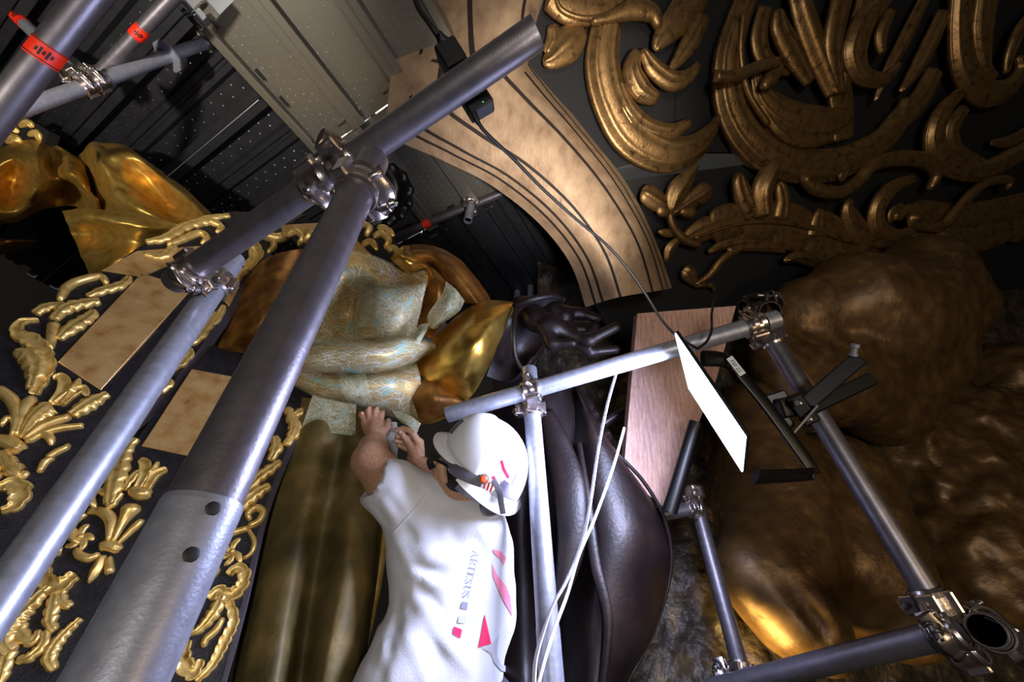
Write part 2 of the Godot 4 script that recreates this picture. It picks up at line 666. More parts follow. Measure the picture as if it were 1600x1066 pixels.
func materials() -> void:
	var C := func(r: float, g: float, b: float) -> Color: return Color(r, g, b)
	var leaf_t := noise_tex(0.012, [[0.0, Color(0.6, 0.46, 0.22)], [0.35, Color(0.82, 0.66, 0.36)], [0.6, Color(0.88, 0.74, 0.44)], [1.0, Color(0.95, 0.85, 0.58)]], 3)
	var hammer := bump_tex(0.02, 5, 3.0)
	var fine := bump_tex(0.06, 8, 3.0)
	mat("gold_leaf", Color(0.98, 0.97, 0.9), 0.4, 0.75, leaf_t, 3.0, hammer, 0.25)
	mat("burnished_gold", Color(1.0, 0.97, 0.8), 0.34, 0.95, leaf_t, 2.5, hammer, 0.3)
	var relief_t := noise_tex(0.012, [[0.0, Color(0.45, 0.33, 0.16)], [0.25, Color(0.84, 0.69, 0.4)], [0.6, Color(0.95, 0.82, 0.52)], [1.0, Color(1.0, 0.9, 0.64)]], 13)
	mat("relief_gold", Color(0.97, 0.96, 0.9), 0.4, 0.62, relief_t, 5.0, fine, 0.25)
	mat("satin_gold", Color(0.92, 0.9, 0.78), 0.42, 0.85, leaf_t, 2.5, hammer, 0.3)
	var pale_t := noise_tex(0.009, [[0.0, Color(0.6, 0.44, 0.26)], [0.25, Color(0.84, 0.66, 0.41)], [0.5, Color(0.92, 0.76, 0.51)], [1.0, Color(0.97, 0.86, 0.64)]], 11)
	mat("pale_gold", Color(0.95, 0.92, 0.88), 0.46, 0.6, pale_t, 3.0, fine, 0.3)
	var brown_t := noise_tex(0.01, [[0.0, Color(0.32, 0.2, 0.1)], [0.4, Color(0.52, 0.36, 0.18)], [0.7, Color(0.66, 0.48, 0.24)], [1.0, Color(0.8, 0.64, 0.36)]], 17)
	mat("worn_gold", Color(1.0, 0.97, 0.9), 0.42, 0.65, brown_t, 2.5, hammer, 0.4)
	var carve_t := noise_tex(0.02, [[0.0, Color(0.1, 0.07, 0.05)], [0.2, Color(0.32, 0.25, 0.17)], [0.28, Color(0.54, 0.44, 0.3)], [1.0, Color(0.68, 0.56, 0.39)]], 23, 512, 5)
	mat("carved_gold", Color(0.92, 0.88, 0.82), 0.4, 0.75, carve_t, 2.0, fine, 0.35)
	var arch_t := noise_tex(0.014, [[0.0, Color(0.36, 0.28, 0.22)], [0.22, Color(0.6, 0.52, 0.43)], [0.55, Color(0.7, 0.62, 0.52)], [1.0, Color(0.78, 0.71, 0.6)]], 29, 512, 5)
	mat("bronzed_paint", Color(0.95, 0.9, 0.86), 0.5, 0.3, arch_t, 1.6, fine, 0.3)
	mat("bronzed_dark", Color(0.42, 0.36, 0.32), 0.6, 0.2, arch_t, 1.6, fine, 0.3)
	mat("inlay_line", Color(0.13, 0.08, 0.06), 0.7)
	mat("altar_black", Color(0.035, 0.035, 0.045), 0.75, 0.0, null, 3.0, hammer, 0.3)
	var stole_t := noise_tex(0.015, [[0.0, Color(0.05, 0.045, 0.06)], [0.6, Color(0.1, 0.09, 0.115)], [1.0, Color(0.16, 0.15, 0.18)]], 31)
	mat("stole_cloth", Color(1, 1, 1), 0.55, 0.1, stole_t, 4.0, fine, 0.5)
	mat("stole_edge", Color(0.24, 0.22, 0.27), 0.5, 0.1, null, 3.0, fine, 0.3)
	var bronze_t := noise_tex(0.008, [[0.0, Color(0.05, 0.04, 0.045)], [0.6, Color(0.105, 0.085, 0.085)], [1.0, Color(0.17, 0.135, 0.12)]], 37)
	mat("dark_bronze", Color(0.95, 0.83, 0.78), 0.46, 0.1, bronze_t, 2.0, fine, 0.25)
	var robe_t := noise_tex(0.006, [[0.0, Color(0.26, 0.22, 0.12)], [0.45, Color(0.4, 0.35, 0.19)], [0.7, Color(0.5, 0.42, 0.25)], [1.0, Color(0.6, 0.54, 0.38)]], 41)
	mat("dull_robe", Color(1, 1, 1), 0.6, 0.12, robe_t, 2.0, fine, 0.4)
	var rock_t := noise_tex(0.016, [[0.0, Color(0.27, 0.2, 0.13)], [0.4, Color(0.37, 0.28, 0.18)], [0.7, Color(0.44, 0.34, 0.21)], [1.0, Color(0.56, 0.45, 0.27)]], 43, 512, 5)
	mat("gilt_rock", Color(0.97, 0.95, 0.9), 0.45, 0.45, rock_t, 1.5, bump_tex(0.03, 9, 7.0), 0.3)
	var wall_t := noise_tex(0.016, [[0.0, Color(0.12, 0.1, 0.08)], [0.5, Color(0.26, 0.23, 0.19)], [0.8, Color(0.38, 0.32, 0.22)], [1.0, Color(0.55, 0.45, 0.26)]], 44, 512, 5)
	mat("gilt_wall", Color(1, 1, 1), 0.5, 0.3, wall_t, 1.2, bump_tex(0.024, 19, 9.0), 0.8)
	var steel_t := noise_tex(0.01, [[0.0, Color(0.54, 0.54, 0.57)], [0.5, Color(0.6, 0.6, 0.63)], [1.0, Color(0.67, 0.67, 0.7)]], 47)
	mat("dull_steel", Color(0.74, 0.71, 0.71), 0.42, 0.75, steel_t, 6.0, fine, 0.15)
	mat("zinc", Color(0.97, 0.98, 1.0), 0.4, 0.55, steel_t, 9.0, fine, 0.15)
	mat("coupler_steel", Color(0.72, 0.68, 0.66), 0.25, 0.95, null, 9.0, fine, 0.3)
	mat("coupler_shaded", Color(0.2, 0.18, 0.16), 0.4, 0.7)  # coupler steel darkened: the dim spot it sits in is put into the colour
	mat("bolt_steel", Color(0.55, 0.53, 0.52), 0.3, 0.95)
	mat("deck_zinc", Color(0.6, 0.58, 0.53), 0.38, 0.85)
	mat("deck_shaded", Color(0.32, 0.32, 0.33), 0.5, 0.6, steel_t, 2.0, fine, 0.1)  # planks out of the light: their shade is put into a darker base colour
	mat("orange_tape", Color(0.9, 0.16, 0.03), 0.5)
	mat("ink", Color(0.02, 0.015, 0.015), 0.6)
	mat("black_plastic", Color(0.018, 0.018, 0.022), 0.42)
	mat("black_rubber", Color(0.012, 0.012, 0.013), 0.6)
	mat("white_label", Color(0.85, 0.85, 0.85), 0.6)
	mat("white_strip", Color(0.86, 0.85, 0.82), 0.45)
	mat("white_paint", Color(0.82, 0.8, 0.76), 0.8)
	mat("stone_dark", Color(0.16, 0.13, 0.1), 0.85, 0.0, null, 1.5, hammer, 0.8)
	mat("platform", Color(0.14, 0.12, 0.1), 0.8)
	var wood := noise_tex(0.02, [[0.0, Color(0.6, 0.44, 0.38)], [0.5, Color(0.76, 0.6, 0.53)], [1.0, Color(0.85, 0.71, 0.63)]], 53)
	var wm := mat("pine", Color(1, 1, 1), 0.6, 0.0, wood, 1.0, fine, 0.15)
	wm.uv1_scale = Vector3(9.0, 0.9, 9.0)
	var cl := bump_tex(0.05, 61, 2.0)
	mat("white_cotton", Color(0.78, 0.78, 0.8), 0.85, 0.0, null, 6.0, cl, 0.5)
	M.white_cotton.rim_enabled = true
	M.white_cotton.rim = 0.2
	var skin_t := noise_tex(0.02, [[0.0, Color(0.62, 0.45, 0.34)], [0.5, Color(0.72, 0.55, 0.43)], [1.0, Color(0.8, 0.63, 0.51)]], 67)
	mat("skin", Color(1, 1, 1), 0.5, 0.0, skin_t, 10.0, fine, 0.25)
	M.skin.subsurf_scatter_enabled = true
	M.skin.subsurf_scatter_strength = 0.03
	mat("nail", Color(0.85, 0.62, 0.54), 0.35)
	mat("hair", Color(0.1, 0.065, 0.045), 0.55, 0.0, null, 20.0, bump_tex(0.09, 71, 6.0), 1.0)
	mat("helmet_white", Color(0.86, 0.86, 0.88), 0.25)
	M.helmet_white.clearcoat_enabled = true
	M.helmet_white.clearcoat = 0.5
	mat("helmet_grey", Color(0.33, 0.32, 0.35), 0.5)
	mat("lavender_grey", Color(0.5, 0.49, 0.58), 0.6)
	mat("orange_plastic", Color(0.95, 0.3, 0.06), 0.4)
	mat("print_pink", Color(0.85, 0.13, 0.33), 0.8)
	mat("print_rose", Color(0.9, 0.5, 0.6), 0.8)
	mat("print_grey", Color(0.5, 0.5, 0.55), 0.8)
	mat("print_light", Color(0.68, 0.68, 0.72), 0.8)
	mat("trousers", Color(0.2, 0.2, 0.24), 0.85)
	mat("steel_tool", Color(0.5, 0.5, 0.52), 0.3, 0.9)
	var led := mat("led_face", Color(1, 1, 1), 0.5)
	led.emission_enabled = true
	led.emission = Color(0.86, 0.89, 1.0)
	led.emission_energy_multiplier = 9.0
	var dot := mat("green_led", Color(0.1, 0.9, 0.2), 0.4)
	dot.emission_enabled = true
	dot.emission = Color(0.15, 1.0, 0.3)
	dot.emission_energy_multiplier = 3.0
	M.dark_bronze.metallic_specular = 0.4
	gauze_material()

# facing tissue: hair-thin white fibres, a few turquoise ones, on an almost clear film
func gauze_material() -> void:
	var n := 768
	var im := Image.create(n, n, false, Image.FORMAT_RGBA8)
	var cloud := FastNoiseLite.new()
	cloud.seed = 5
	cloud.frequency = 0.005
	cloud.fractal_octaves = 3
	for y in n:
		for x in n:
			var c := cloud.get_noise_2d(x, y)
			var e := smoothstep(0.36, 0.7, c)
			im.set_pixel(x, y, Color(lerpf(0.76, 0.55, e), lerpf(0.74, 0.76, e), lerpf(0.54, 0.74, e), 0.4 + 0.3 * c + 0.1 * e))
	var r := RandomNumberGenerator.new()
	r.seed = 12
	for k in 620:
		var p := Vector2(r.randf() * n, r.randf() * n)
		var a := r.randf() * TAU
		var bend := r.randf_range(-0.012, 0.012)
		var turq := cloud.get_noise_2d(p.x, p.y) > 0.3 and r.randf() < 0.6
		var col := Color(0.5, 0.82, 0.86) if turq else Color(0.93, 0.94, 0.9)
		var al := r.randf_range(0.35, 0.85)
		var wide := r.randf() < 0.5
		for s in r.randi_range(40, 150):
			p += Vector2(cos(a), sin(a))
			a += bend
			for q in ([Vector2.ZERO, Vector2(1, 0), Vector2(0, 1), Vector2(1, 1), Vector2(2, 0), Vector2(0, 2), Vector2(2, 1)] if wide else [Vector2.ZERO, Vector2(1, 0), Vector2(0, 1), Vector2(1, 1)]):
				im.set_pixel(posmod(int(p.x + q.x), n), posmod(int(p.y + q.y), n), Color(col.r, col.g, col.b, al))
	var m := StandardMaterial3D.new()
	m.resource_name = "gauze"
	m.albedo_texture = ImageTexture.create_from_image(im)
	m.transparency = BaseMaterial3D.TRANSPARENCY_ALPHA
	m.roughness = 0.55
	m.cull_mode = BaseMaterial3D.CULL_DISABLED
	M["gauze"] = m

func shell(called: String, c: Vector3, s: Vector3, m: Material) -> void:
	var b := MB.new()
	box(b, c, Vector3(s.x / 2, 0, 0), Vector3(0, s.y / 2, 0), Vector3(0, 0, s.z / 2), 0.01)
	var o := put(b, called, m)
	tag(o, "", "", "", "structure")
func setting() -> void:
	shell("floor", Vector3(0.5, -0.06, -0.8), Vector3(12.0, 0.12, 7.4), M.platform)
	shell("ceiling", Vector3(0.5, 5.0, -0.8), Vector3(12.0, 0.2, 7.4), M.white_paint)
	shell("wall_back", Vector3(0.5, 2.45, -4.4), Vector3(12.0, 5.1, 0.2), M.stone_dark)
	shell("wall_front", Vector3(0.5, 2.45, 2.8), Vector3(12.0, 5.1, 0.2), M.stone_dark)
	shell("wall_left", Vector3(-4.9, 2.45, -0.8), Vector3(0.2, 5.1, 7.4), M.stone_dark)
	shell("wall_right", Vector3(5.9, 2.45, -0.8), Vector3(0.2, 5.1, 7.4), M.stone_dark)

# ---------------------------------------------------------------- scaffold decks
const DECK := 2.2           # soffit height of the decks above the eye
func dk(s: float, t: float, y := 0.0) -> Vector3:   # deck coordinates along the two scaffold directions
	var a1 := Vector3(-0.875, 0, -0.485)
	var a2 := Vector3(0.485, 0, -0.875)
	return Vector3(0, EYE + DECK + y, 0) + a1 * s + a2 * t
func plank(label: String, group: String, o: Vector3, along: Vector3, across: Vector3, l: float, w: float, m: Material, style: int) -> void:
	# style 0 plain, 1 perforated, 2 with pressed dimples
	var holes := style == 1
	# o = corner, underside
	var up := Vector3.UP
	var t := thing("scaffold_plank", label, "scaffold plank", o, group)
	var b := MB.new()
	# soffit sheet with a real hole at every perforation
	var us := [0.0]
	var vs := [0.0]
	var nu := int(l / 0.042) if holes else 1
	var nv := 7 if holes else 1
	var hole := 0.0065
	for k in nu:
		if holes:
			var c := 0.05 + (l - 0.1) * (k + 0.5) / nu
			us.append_array([c - hole / 2, c + hole / 2])
	us.append(l)
	for k in nv:
		if holes:
			var c := 0.045 + (w - 0.09) * (k + 0.5) / nv
			vs.append_array([c - hole / 2, c + hole / 2])
	vs.append(w)
	for i in us.size() - 1:
		for j in vs.size() - 1:
			if holes and i % 2 == 1 and j % 2 == 1 and ((i / 2 + j / 2) % 2 == 0): continue
			var q: Vector3 = o + along * us[i] + across * vs[j]
			var q2: Vector3 = o + along * us[i + 1] + across * vs[j]
			var q3: Vector3 = o + along * us[i + 1] + across * vs[j + 1]
			var q4: Vector3 = o + along * us[i] + across * vs[j + 1]
			flat_poly(b, [q, q2, q3, q4], -up)
			flat_poly(b, [q + up * 0.0015, q2 + up * 0.0015, q3 + up * 0.0015, q4 + up * 0.0015], up)
	put(b, "perforated_sheet" if holes else "plain_sheet", m, t)
	if style == 2:
		b = MB.new()
		for i in int(l / 0.034):
			for j in 7:
				var q: Vector3 = o + along * (0.03 + 0.034 * i + 0.017 * (j % 2)) + across * (0.035 + (w - 0.07) * j / 6.0)
				boss(b, q, -up, 0.0032, 0.0018)
		var dm := put(b, "dimples", m, t)
		tag(dm, "", "", "", "stuff")
	for s in [0.0, 1.0]:
		b = MB.new()
		var f: Vector3 = o + across * (w * s) + along * (l / 2) + up * -0.012
		box(b, f, along * (l / 2), across * 0.004, up * 0.042, 0.001)
		box(b, f + across * (0.016 * (1 - 2 * s)) - up * 0.04, along * (l / 2), across * 0.018, up * 0.003, 0.001)
		put(b, "side_channel", m, t)
	if style != 2:
		rib(t, o, along, across, l, w, m)
	for s in [0.0, 1.0]:
		for e in [-1, 1]:
			b = MB.new()
			var h: Vector3 = o + along * (l * s + 0.03 * (s * 2 - 1)) + across * (w / 2 + e * w * 0.33)
			box(b, h + up * 0.02, along * 0.032, across * 0.025, up * 0.004, 0.001)
			box(b, h + along * (0.03 * (s * 2 - 1)), along * 0.004, across * 0.025, up * 0.022, 0.001)
			put(b, "hook", m, t)
func rib(t: Node3D, o: Vector3, along: Vector3, across: Vector3, l: float, w: float, m: Material) -> void:
	var up := Vector3.UP
	var b := MB.new()
	var c := o + across * (w / 2) + along * (l / 2) - up * 0.010
	var lo := c - along * (l / 2)
	var sec := [[-0.05, 0.01], [-0.035, -0.014], [-0.012, -0.014], [-0.006, -0.004], [0.006, -0.004], [0.012, -0.014], [0.035, -0.014], [0.05, 0.01]]
	for k in sec.size() - 1:
		var p: Vector3 = lo + across * sec[k][0] + up * sec[k][1]
		var q: Vector3 = lo + across * sec[k + 1][0] + up * sec[k + 1][1]
		var nn := along.cross(q - p).normalized()
		if nn.y > 0: nn = -nn
		flat_poly(b, [p, q, q + along * l, p + along * l], nn)
	put(b, "stiffening_rib", m, t)
func decks() -> void:
	var a1 := Vector3(-0.875, 0, -0.485)
	var a2 := Vector3(0.485, 0, -0.875)
	var names := ["lowest of the dark decks beside the gilded drapery", "next to the lowest dark deck, between the two light slits", "across the middle of the dark deck bay", "under the blue-grey ledger", "at the upper end of the dark bay, behind the taped tubes", "highest of the dark decks in the corner"]
	for k in 6:
		plank("dark perforated scaffold plank, " + names[k], "dark scaffold planks of the long bay", dk(1.395, 0.38 - 0.36 * k), a1, a2, 2.4, 0.348, M.deck_shaded, 1 if k != 4 else 0)
	var n2 := ["beside the thin tube, with a bright rib", "second from the thin tube, cut off by the altar frame", "third from the thin tube, half behind the altar frame"]
	for k in 3:
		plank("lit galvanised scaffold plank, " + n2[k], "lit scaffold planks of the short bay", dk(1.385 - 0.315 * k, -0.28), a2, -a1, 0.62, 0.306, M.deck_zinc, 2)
	var n3 := ["left of the bluish one above the dark head", "bluish perforated, between the long tube and the gilded arch", "right of the bluish perforated one, under the arch"]
	for k in 3:
		plank("middle bay scaffold plank, " + n3[k], "scaffold planks of the middle bay", dk(1.42 - 0.31 * k, 0.345), a2, -a1, 0.66, 0.302, M.deck_zinc, 2)
	var n4 := ["left end over the gold drapery", "second, over the gold drapery", "third, beside the arch foot", "last, behind the arch foot"]
	for k in 4:
		plank("unlit scaffold plank of the far bay, " + n4[k], "unlit planks of the far bay", dk(1.55 - 0.33 * k, 1.01), a2, -a1, 1.3, 0.325, M.deck_shaded, 0)

# ---------------------------------------------------------------- tubes and couplers
func tube(label: String, group: String, p: Vector3, q: Vector3, m: Material, r := 0.02415) -> MeshInstance3D:
	var b := MB.new()
	pipe(b, p, q, r)
	var lo := p if p.y < q.y else q
	var o := put(b, "scaffold_tube", m, null, lo)
	tag(o, label, "scaffold tube", group)
	return o
func upright(px: float, py: float, z: float, bx: float, by: float, bz: float, floor_it := true) -> Array:   # from the top pixel down through the lower one to the platform
	var p := W(px, py, z)
	var q := W(bx, by, bz)
	if floor_it:
		q = p + (q - p) * (p.y / (p.y - q.y))
	return [p, q]
func band(parent: MeshInstance3D, p: Vector3, d: Vector3, w: float, r := 0.02415, mark := true) -> void:
	var b := MB.new()
	lathe(b, p - d * w / 2, d, [[0, r - 0.002], [0, r + 0.0006], [w, r + 0.0006], [w, r - 0.002]], 24)
	put(b, "warning_tape", M.orange_tape, parent)
	if mark:
		b = MB.new()
		var c := (Vector3(0, EYE, 0) - p)
		c = (c - d * c.dot(d)).normalized()
		var s := d.cross(c)
		for e in [-0.42, 0.42]:
			lathe(b, p + d * (w * e), d, [[0, r], [0, r + 0.001], [0.002, r + 0.001], [0.002, r]], 24)
		for k in 5:
			var a := -0.5 + 0.22 * k
			var nn := c * cos(a) + s * sin(a)
			box(b, p + nn * (r + 0.0008), d * (w * 0.12 + 0.004 * (k % 2)), nn.cross(d) * 0.0018, nn * 0.0004, 0.0001)
		put(b, "printed_mark", M.ink, parent)
func coupler(label: String, p1: Vector3, d1: Vector3, p2: Vector3, d2: Vector3, r := 0.02415, m: Material = null) -> Node3D:
	var t := thing("scaffold_coupler", label, "coupler", (p1 + p2) / 2, "scaffold couplers")
	var cm: Material = m if m else M.coupler_steel
	for e in [[p1, d1.normalized(), p2], [p2, d2.normalized(), p1]]:
		var p: Vector3 = e[0]
		var d: Vector3 = e[1]
		var w: Vector3 = e[2] - p
		w = (w - d * w.dot(d))
		w = w.normalized() if w.length() > 0.001 else frame_of(d)[0]
		var s := d.cross(w).normalized()
		var b := MB.new()
		lathe(b, p - d * 0.026, d, [[0, r + 0.0003], [0, r + 0.004], [0.006, r + 0.0065], [0.016, r + 0.0045], [0.026, r + 0.0055], [0.036, r + 0.0045], [0.046, r + 0.0065], [0.052, r + 0.004], [0.052, r + 0.0003]], 28)
		put(b, "collar", cm, t)
		b = MB.new()      # swan-necked flap with its slotted ear
		var arc := []
		for k in 9:
			var a := -0.3 + 2.2 * k / 8.0
			arc.append(p - (w * sin(a) - s * cos(a)) * (r + 0.009 + 0.006 * sin(a * 3.0)))
		arc.append(p + s * (r + 0.004) + s * 0.026 + w * 0.004)
		sweep(b, curve(arc, 3), [0.0058], 8, 2.8)
		put(b, "flap", cm, t)
		b = MB.new()
		box(b, p + w * (r + 0.008), s * 0.016, w * 0.006, d * 0.02, 0.003)
		put(b, "saddle", cm, t)
		b = MB.new()
		box(b, p - s * (r + 0.008) + w * 0.004, s * 0.008, w * 0.011, d * 0.02, 0.003)
		put(b, "hinge", cm, t)
		b = MB.new()
		box(b, p + s * (r + 0.013) + w * 0.010, s * 0.012, w * 0.005, d * 0.017, 0.002)
		put(b, "ear", cm, t)
		b = MB.new()
		var o := p + s * (r + 0.016)
		var thread := [[-0.036, 0.0045], [-0.035, 0.0058]]
		for k in 9:
			thread.append([-0.034 + k * 0.003, 0.0052])
			thread.append([-0.0325 + k * 0.003, 0.006])
		thread.append([0.03, 0.006])
		thread.append([0.031, 0.0])
		lathe(b, o, w, thread, 12)
		put(b, "bolt", M.bolt_steel, t)
		b = MB.new()
		lathe(b, o, w, [[-0.025, 0.004], [-0.025, 0.0105], [-0.024, 0.0115], [-0.014, 0.0115], [-0.013, 0.0105], [-0.013, 0.004]], 6)
		lathe(b, o, w, [[-0.013, 0.004], [-0.013, 0.014], [-0.011, 0.014], [-0.011, 0.004]], 16)
		put(b, "nut", M.bolt_steel, t)
	return t
func near_on(a: Array, px: float, py: float) -> Vector3:     # point of a tube that lies on a pixel's ray
	var best: Vector3 = a[0]
	var err := 1e9
	for k in 201:
		var p: Vector3 = a[0].lerp(a[1], k / 200.0)
		var q: Vector3 = cb.inverse() * (p - Vector3(0, EYE, 0))
		var e := absf(q.x / -q.z * F + 800.0 - px) + absf(533.0 - q.y / -q.z * F - py)
		if -q.z > 0.05 and e < err:
			err = e
			best = p
	return best
func scaffold() -> void:
	var T := [W(840, 50, 0.585), W(272, 441, 0.80)]
	var D := upright(583, 250, 0.64, 182, 1066, 0.225)
	var E := upright(366, 404, 0.99, 22, 905, 0.50)
	var A := upright(827, 577, 1.275, 862, 1066, 0.775)
	var B := upright(1190, 505, 1.16, 1478, 975, 0.80, false)
	var G := [W(699, 648, 1.16), W(1215, 498, 1.07)]
	var H := [W(1110, 1078, 1.08), W(1500, 985, 0.76)]
	var C := upright(1083, 770, 1.5, 1160, 1055, 1.15, false)
	var dT: Vector3 = T[1] - T[0]
	tube("thick grey steel tube slanting across the arch, its open end beside the carved scrolls", "", T[0], T[1], M.dull_steel)
	var td := tube("long grey tube rising from the bottom edge to the big double coupler", "", D[0], D[1], M.dull_steel)
	var te := tube("bright galvanised tube in front of the wide black and gold stole", "", E[0], E[1], M.zinc)
	# spigot sleeves where two lengths meet
	var b := MB.new()
	var q: Vector3 = near_on(D, 300, 775)
	var d: Vector3 = (D[1] - D[0]).normalized()
	lathe(b, q, d, [[0, 0.024], [0, 0.0252], [0.004, 0.0258], [0.3, 0.0258], [0.3, 0.024]], 32)
	put(b, "spigot_sleeve", M.zinc, td)
	b = MB.new()
	for k in [[288, 803], [262, 880]]:
		var c := near_on(D, k[0], k[1])
		var n := (Vector3(0, EYE, 0) - c)
		n = (n - d * n.dot(d)).normalized()
		n = (n + d.cross(n) * -0.25).normalized()
		boss(b, c + n * 0.0252, n, 0.005, 0.0014)
	put(b, "rivet", M.ink, td)
	b = MB.new()
	q = near_on(E, 22, 880)
	var de: Vector3 = (E[1] - E[0]).normalized()
	lathe(b, q, de, [[0, 0.024], [0, 0.0248], [0.3, 0.0248], [0.3, 0.024]], 32)
	put(b, "spigot_sleeve", M.zinc, te)
	var ta := tube("bright galvanised upright just right of the white helmet", "", A[0], A[1], M.zinc)
	b = MB.new()
	q = near_on(A, 856, 978)
	var da: Vector3 = (A[1] - A[0]).normalized()
	lathe(b, q, da, [[0, 0.024], [0, 0.0250], [0.3, 0.0250], [0.3, 0.024]], 32)
	put(b, "spigot_sleeve", M.zinc, ta)
	tube("bright galvanised ledger running from above the helmet to the lamp", "", G[0], G[1], M.zinc)
	tube("grey tube sloping down to the lower right corner, carrying the lamp clamp", "", B[0], B[1], M.dull_steel)
	tube("grey ledger along the bottom edge, running into the big corner coupler", "", H[0], H[1], M.dull_steel)
	tube("thin dark upright behind the pine board, beside the gilded cloud", "", C[0], C[1], M.dull_steel)
	tube("short stub of tube running out from behind the dark gown", "", W(1030, 804, 1.42), W(1088, 793, 1.44), M.dull_steel)
	# upper left
	var S := [W(-60, 205, 1.22), W(345, 58, 1.85)]
	var P := [W(277, -6, 2.25), W(492, 250, 2.2)]
	var ts := tube("blue-grey galvanised ledger crossing the upper left corner with a rosette disc", "", S[0], S[1], M.zinc)
	var S2 := [W(-120, 330, 0.80), W(150, -18, 0.80)]
	var t2 := tube("scratched grey tube with an orange tape, widest in the upper left corner", "", S2[0], S2[1], M.dull_steel, 0.0265)
	band(t2, near_on(S2, 66, 83), (S2[1] - S2[0]).normalized(), 0.036, 0.0265)
	var S3 := [W(285, -20, 1.45), W(150, 122, 1.55)]
	var t3 := tube("grey tube with an orange tape, second in the upper left corner", "", S3[0], S3[1], M.dull_steel, 0.024)
	band(t3, near_on(S3, 217, 50), (S3[1] - S3[0]).normalized(), 0.05)
	var S4 := [W(-10, -10, 1.75), W(125, 122, 1.6)]
	var t4 := tube("thin bright tube with an orange tape passing behind the wide grey one", "", S4[0], S4[1], M.zinc)
	band(t4, near_on(S4, 33, 36), (S4[1] - S4[0]).normalized(), 0.09)
	var t5 := tube("thin dark ledger with an orange tape dividing dark decks from lit decks", "", P[0], P[1], M.dull_steel)
	band(t5, near_on(P, 417, 164), (P[1] - P[0]).normalized(), 0.05, 0.02415, false)
	tube("thin dark ledger running up along the top end of the lit decks", "", W(330, 66, 2.3), W(412, -8, 2.15), M.dull_steel)
	var L := [W(470, 237, 2.25), W(608, 146, 2.05)]
	var t6 := tube("thin ledger under the lower end of the lit decks, mostly behind the long tube", "", L[0], L[1], M.dull_steel)
	band(t6, near_on(L, 557, 201), (L[1] - L[0]).normalized(), 0.05, 0.02415, false)
	var N := [W(612, 372, 2.5), W(830, 283, 2.3)]
	var t7 := tube("thin ledger with a red tape above the gold drapery, under the middle decks", "", N[0], N[1], M.dull_steel)
	band(t7, near_on(N, 668, 351), (N[1] - N[0]).normalized(), 0.05, 0.02415, false)
	tube("short open-ended tube hanging from the ledger below the arch", "", W(737, 315, 2.35), W(731, 345, 2.25), M.zinc)
	tube("thin upright far below the decks, left of a pair", "far uprights behind the drapery", W(808, 428, 3.0), W(808, 500, 2.7), M.zinc)
	tube("thin upright far below the decks, right of a pair", "far uprights behind the drapery", W(829, 428, 3.0), W(828, 500, 2.7), M.zinc)
	tube("thin diagonal brace meeting the foot of the arch", "", W(846, 470, 2.7), W(912, 418, 2.8), M.zinc)
	tube("thin horizontal tube in the dark far below the decks", "", W(740, 440, 3.1), W(890, 402, 3.0), M.dull_steel)
	tube("dark strut with red tape against the rock wall, left of the pine board", "", W(900, 690, 1.9), W(990, 632, 1.9), M.dull_steel)
	tube("dark leaning strip along the right edge of the pine board", "", W(1088, 660, 1.38), W(1046, 800, 1.32), M.black_plastic)  # dark line beside the board, drawn as a black tube
	# rosette disc
	b = MB.new()
	q = near_on(S, 262, 88)
	var dS: Vector3 = (S[1] - S[0]).normalized()
	lathe(b, q - dS * 0.004, dS, [[0, 0.024], [0, 0.06], [0.008, 0.06], [0.008, 0.024]], 8)
	put(b, "rosette", M.zinc, ts)
	# couplers
	coupler("large coupler gripping the long slanting tube, left one of the joined pair", near_on(T, 497, 285), dT, near_on(T, 488, 262) + Vector3.UP * 0.055, Vector3(0.485, 0, -0.875))
	coupler("large coupler at the top of the long grey tube, right one of the joined pair", near_on(T, 540, 255), dT, near_on(D, 560, 290), D[1] - D[0])
	coupler("coupler at the cut lower end of the slanting tube, over the wide stole", near_on(T, 300, 424), dT, near_on(E, 338, 443), E[1] - E[0])
	coupler("shiny coupler above the helmet, joining the bright ledger and upright", near_on(G, 830, 610), G[1] - G[0], near_on(A, 832, 640), A[1] - A[0])
	coupler("shiny coupler at the right end of the bright ledger, above the lamp", near_on(G, 1178, 508), G[1] - G[0], near_on(B, 1204, 528), B[1] - B[0])
	coupler("dark coupler against the gilded cloud, next right of the ledger end", near_on(G, 1210, 500) + cdir(0.02, 0.03, 0.06), cdir(0.3, 0.2, 1), W(1175, 480, 1.2), cdir(1, 0.3, 0), 0.02415, M.coupler_shaded)
	coupler("coupler at the top of the thin dark upright behind the board", near_on(C, 1084, 772), C[1] - C[0], W(1083, 795, 1.44), cdir(1, 0.1, 0))
	coupler("small coupler at the foot of the thin dark upright on the bottom edge", near_on(C, 1156, 1050), C[1] - C[0], W(1140, 1066, 1.1), H[1] - H[0])
	coupler("coupler where the blue-grey ledger meets the thin bright tube", near_on(S, 135, 130), dS, W(118, 118, 1.6), S4[1] - S4[0])
	coupler("small coupler holding the second taped tube to the blue-grey ledger", near_on(S, 155, 128), dS, W(150, 122, 1.55), S3[1] - S3[0])
	coupler("coupler at the right end of the blue-grey ledger beside the lit decks", near_on(S, 325, 66), dS, W(332, 62, 2.1), P[1] - P[0])
	coupler("small coupler holding the short open-ended tube", near_on(N, 738, 318), N[1] - N[0], W(737, 318, 2.33), Vector3.UP)
	coupler("small dark coupler where the thin ledger meets the joined pair", near_on(P, 480, 236), P[1] - P[0], W(484, 234, 2.25), L[1] - L[0])
	# big corner coupler with a tube seen end on
	var K := [W(1540, 985, 0.78), W(1600, 1010, 1.2)]
	tube("dark tube seen end on in the lower right corner", "", K[0], K[1], M.dull_steel, 0.03)
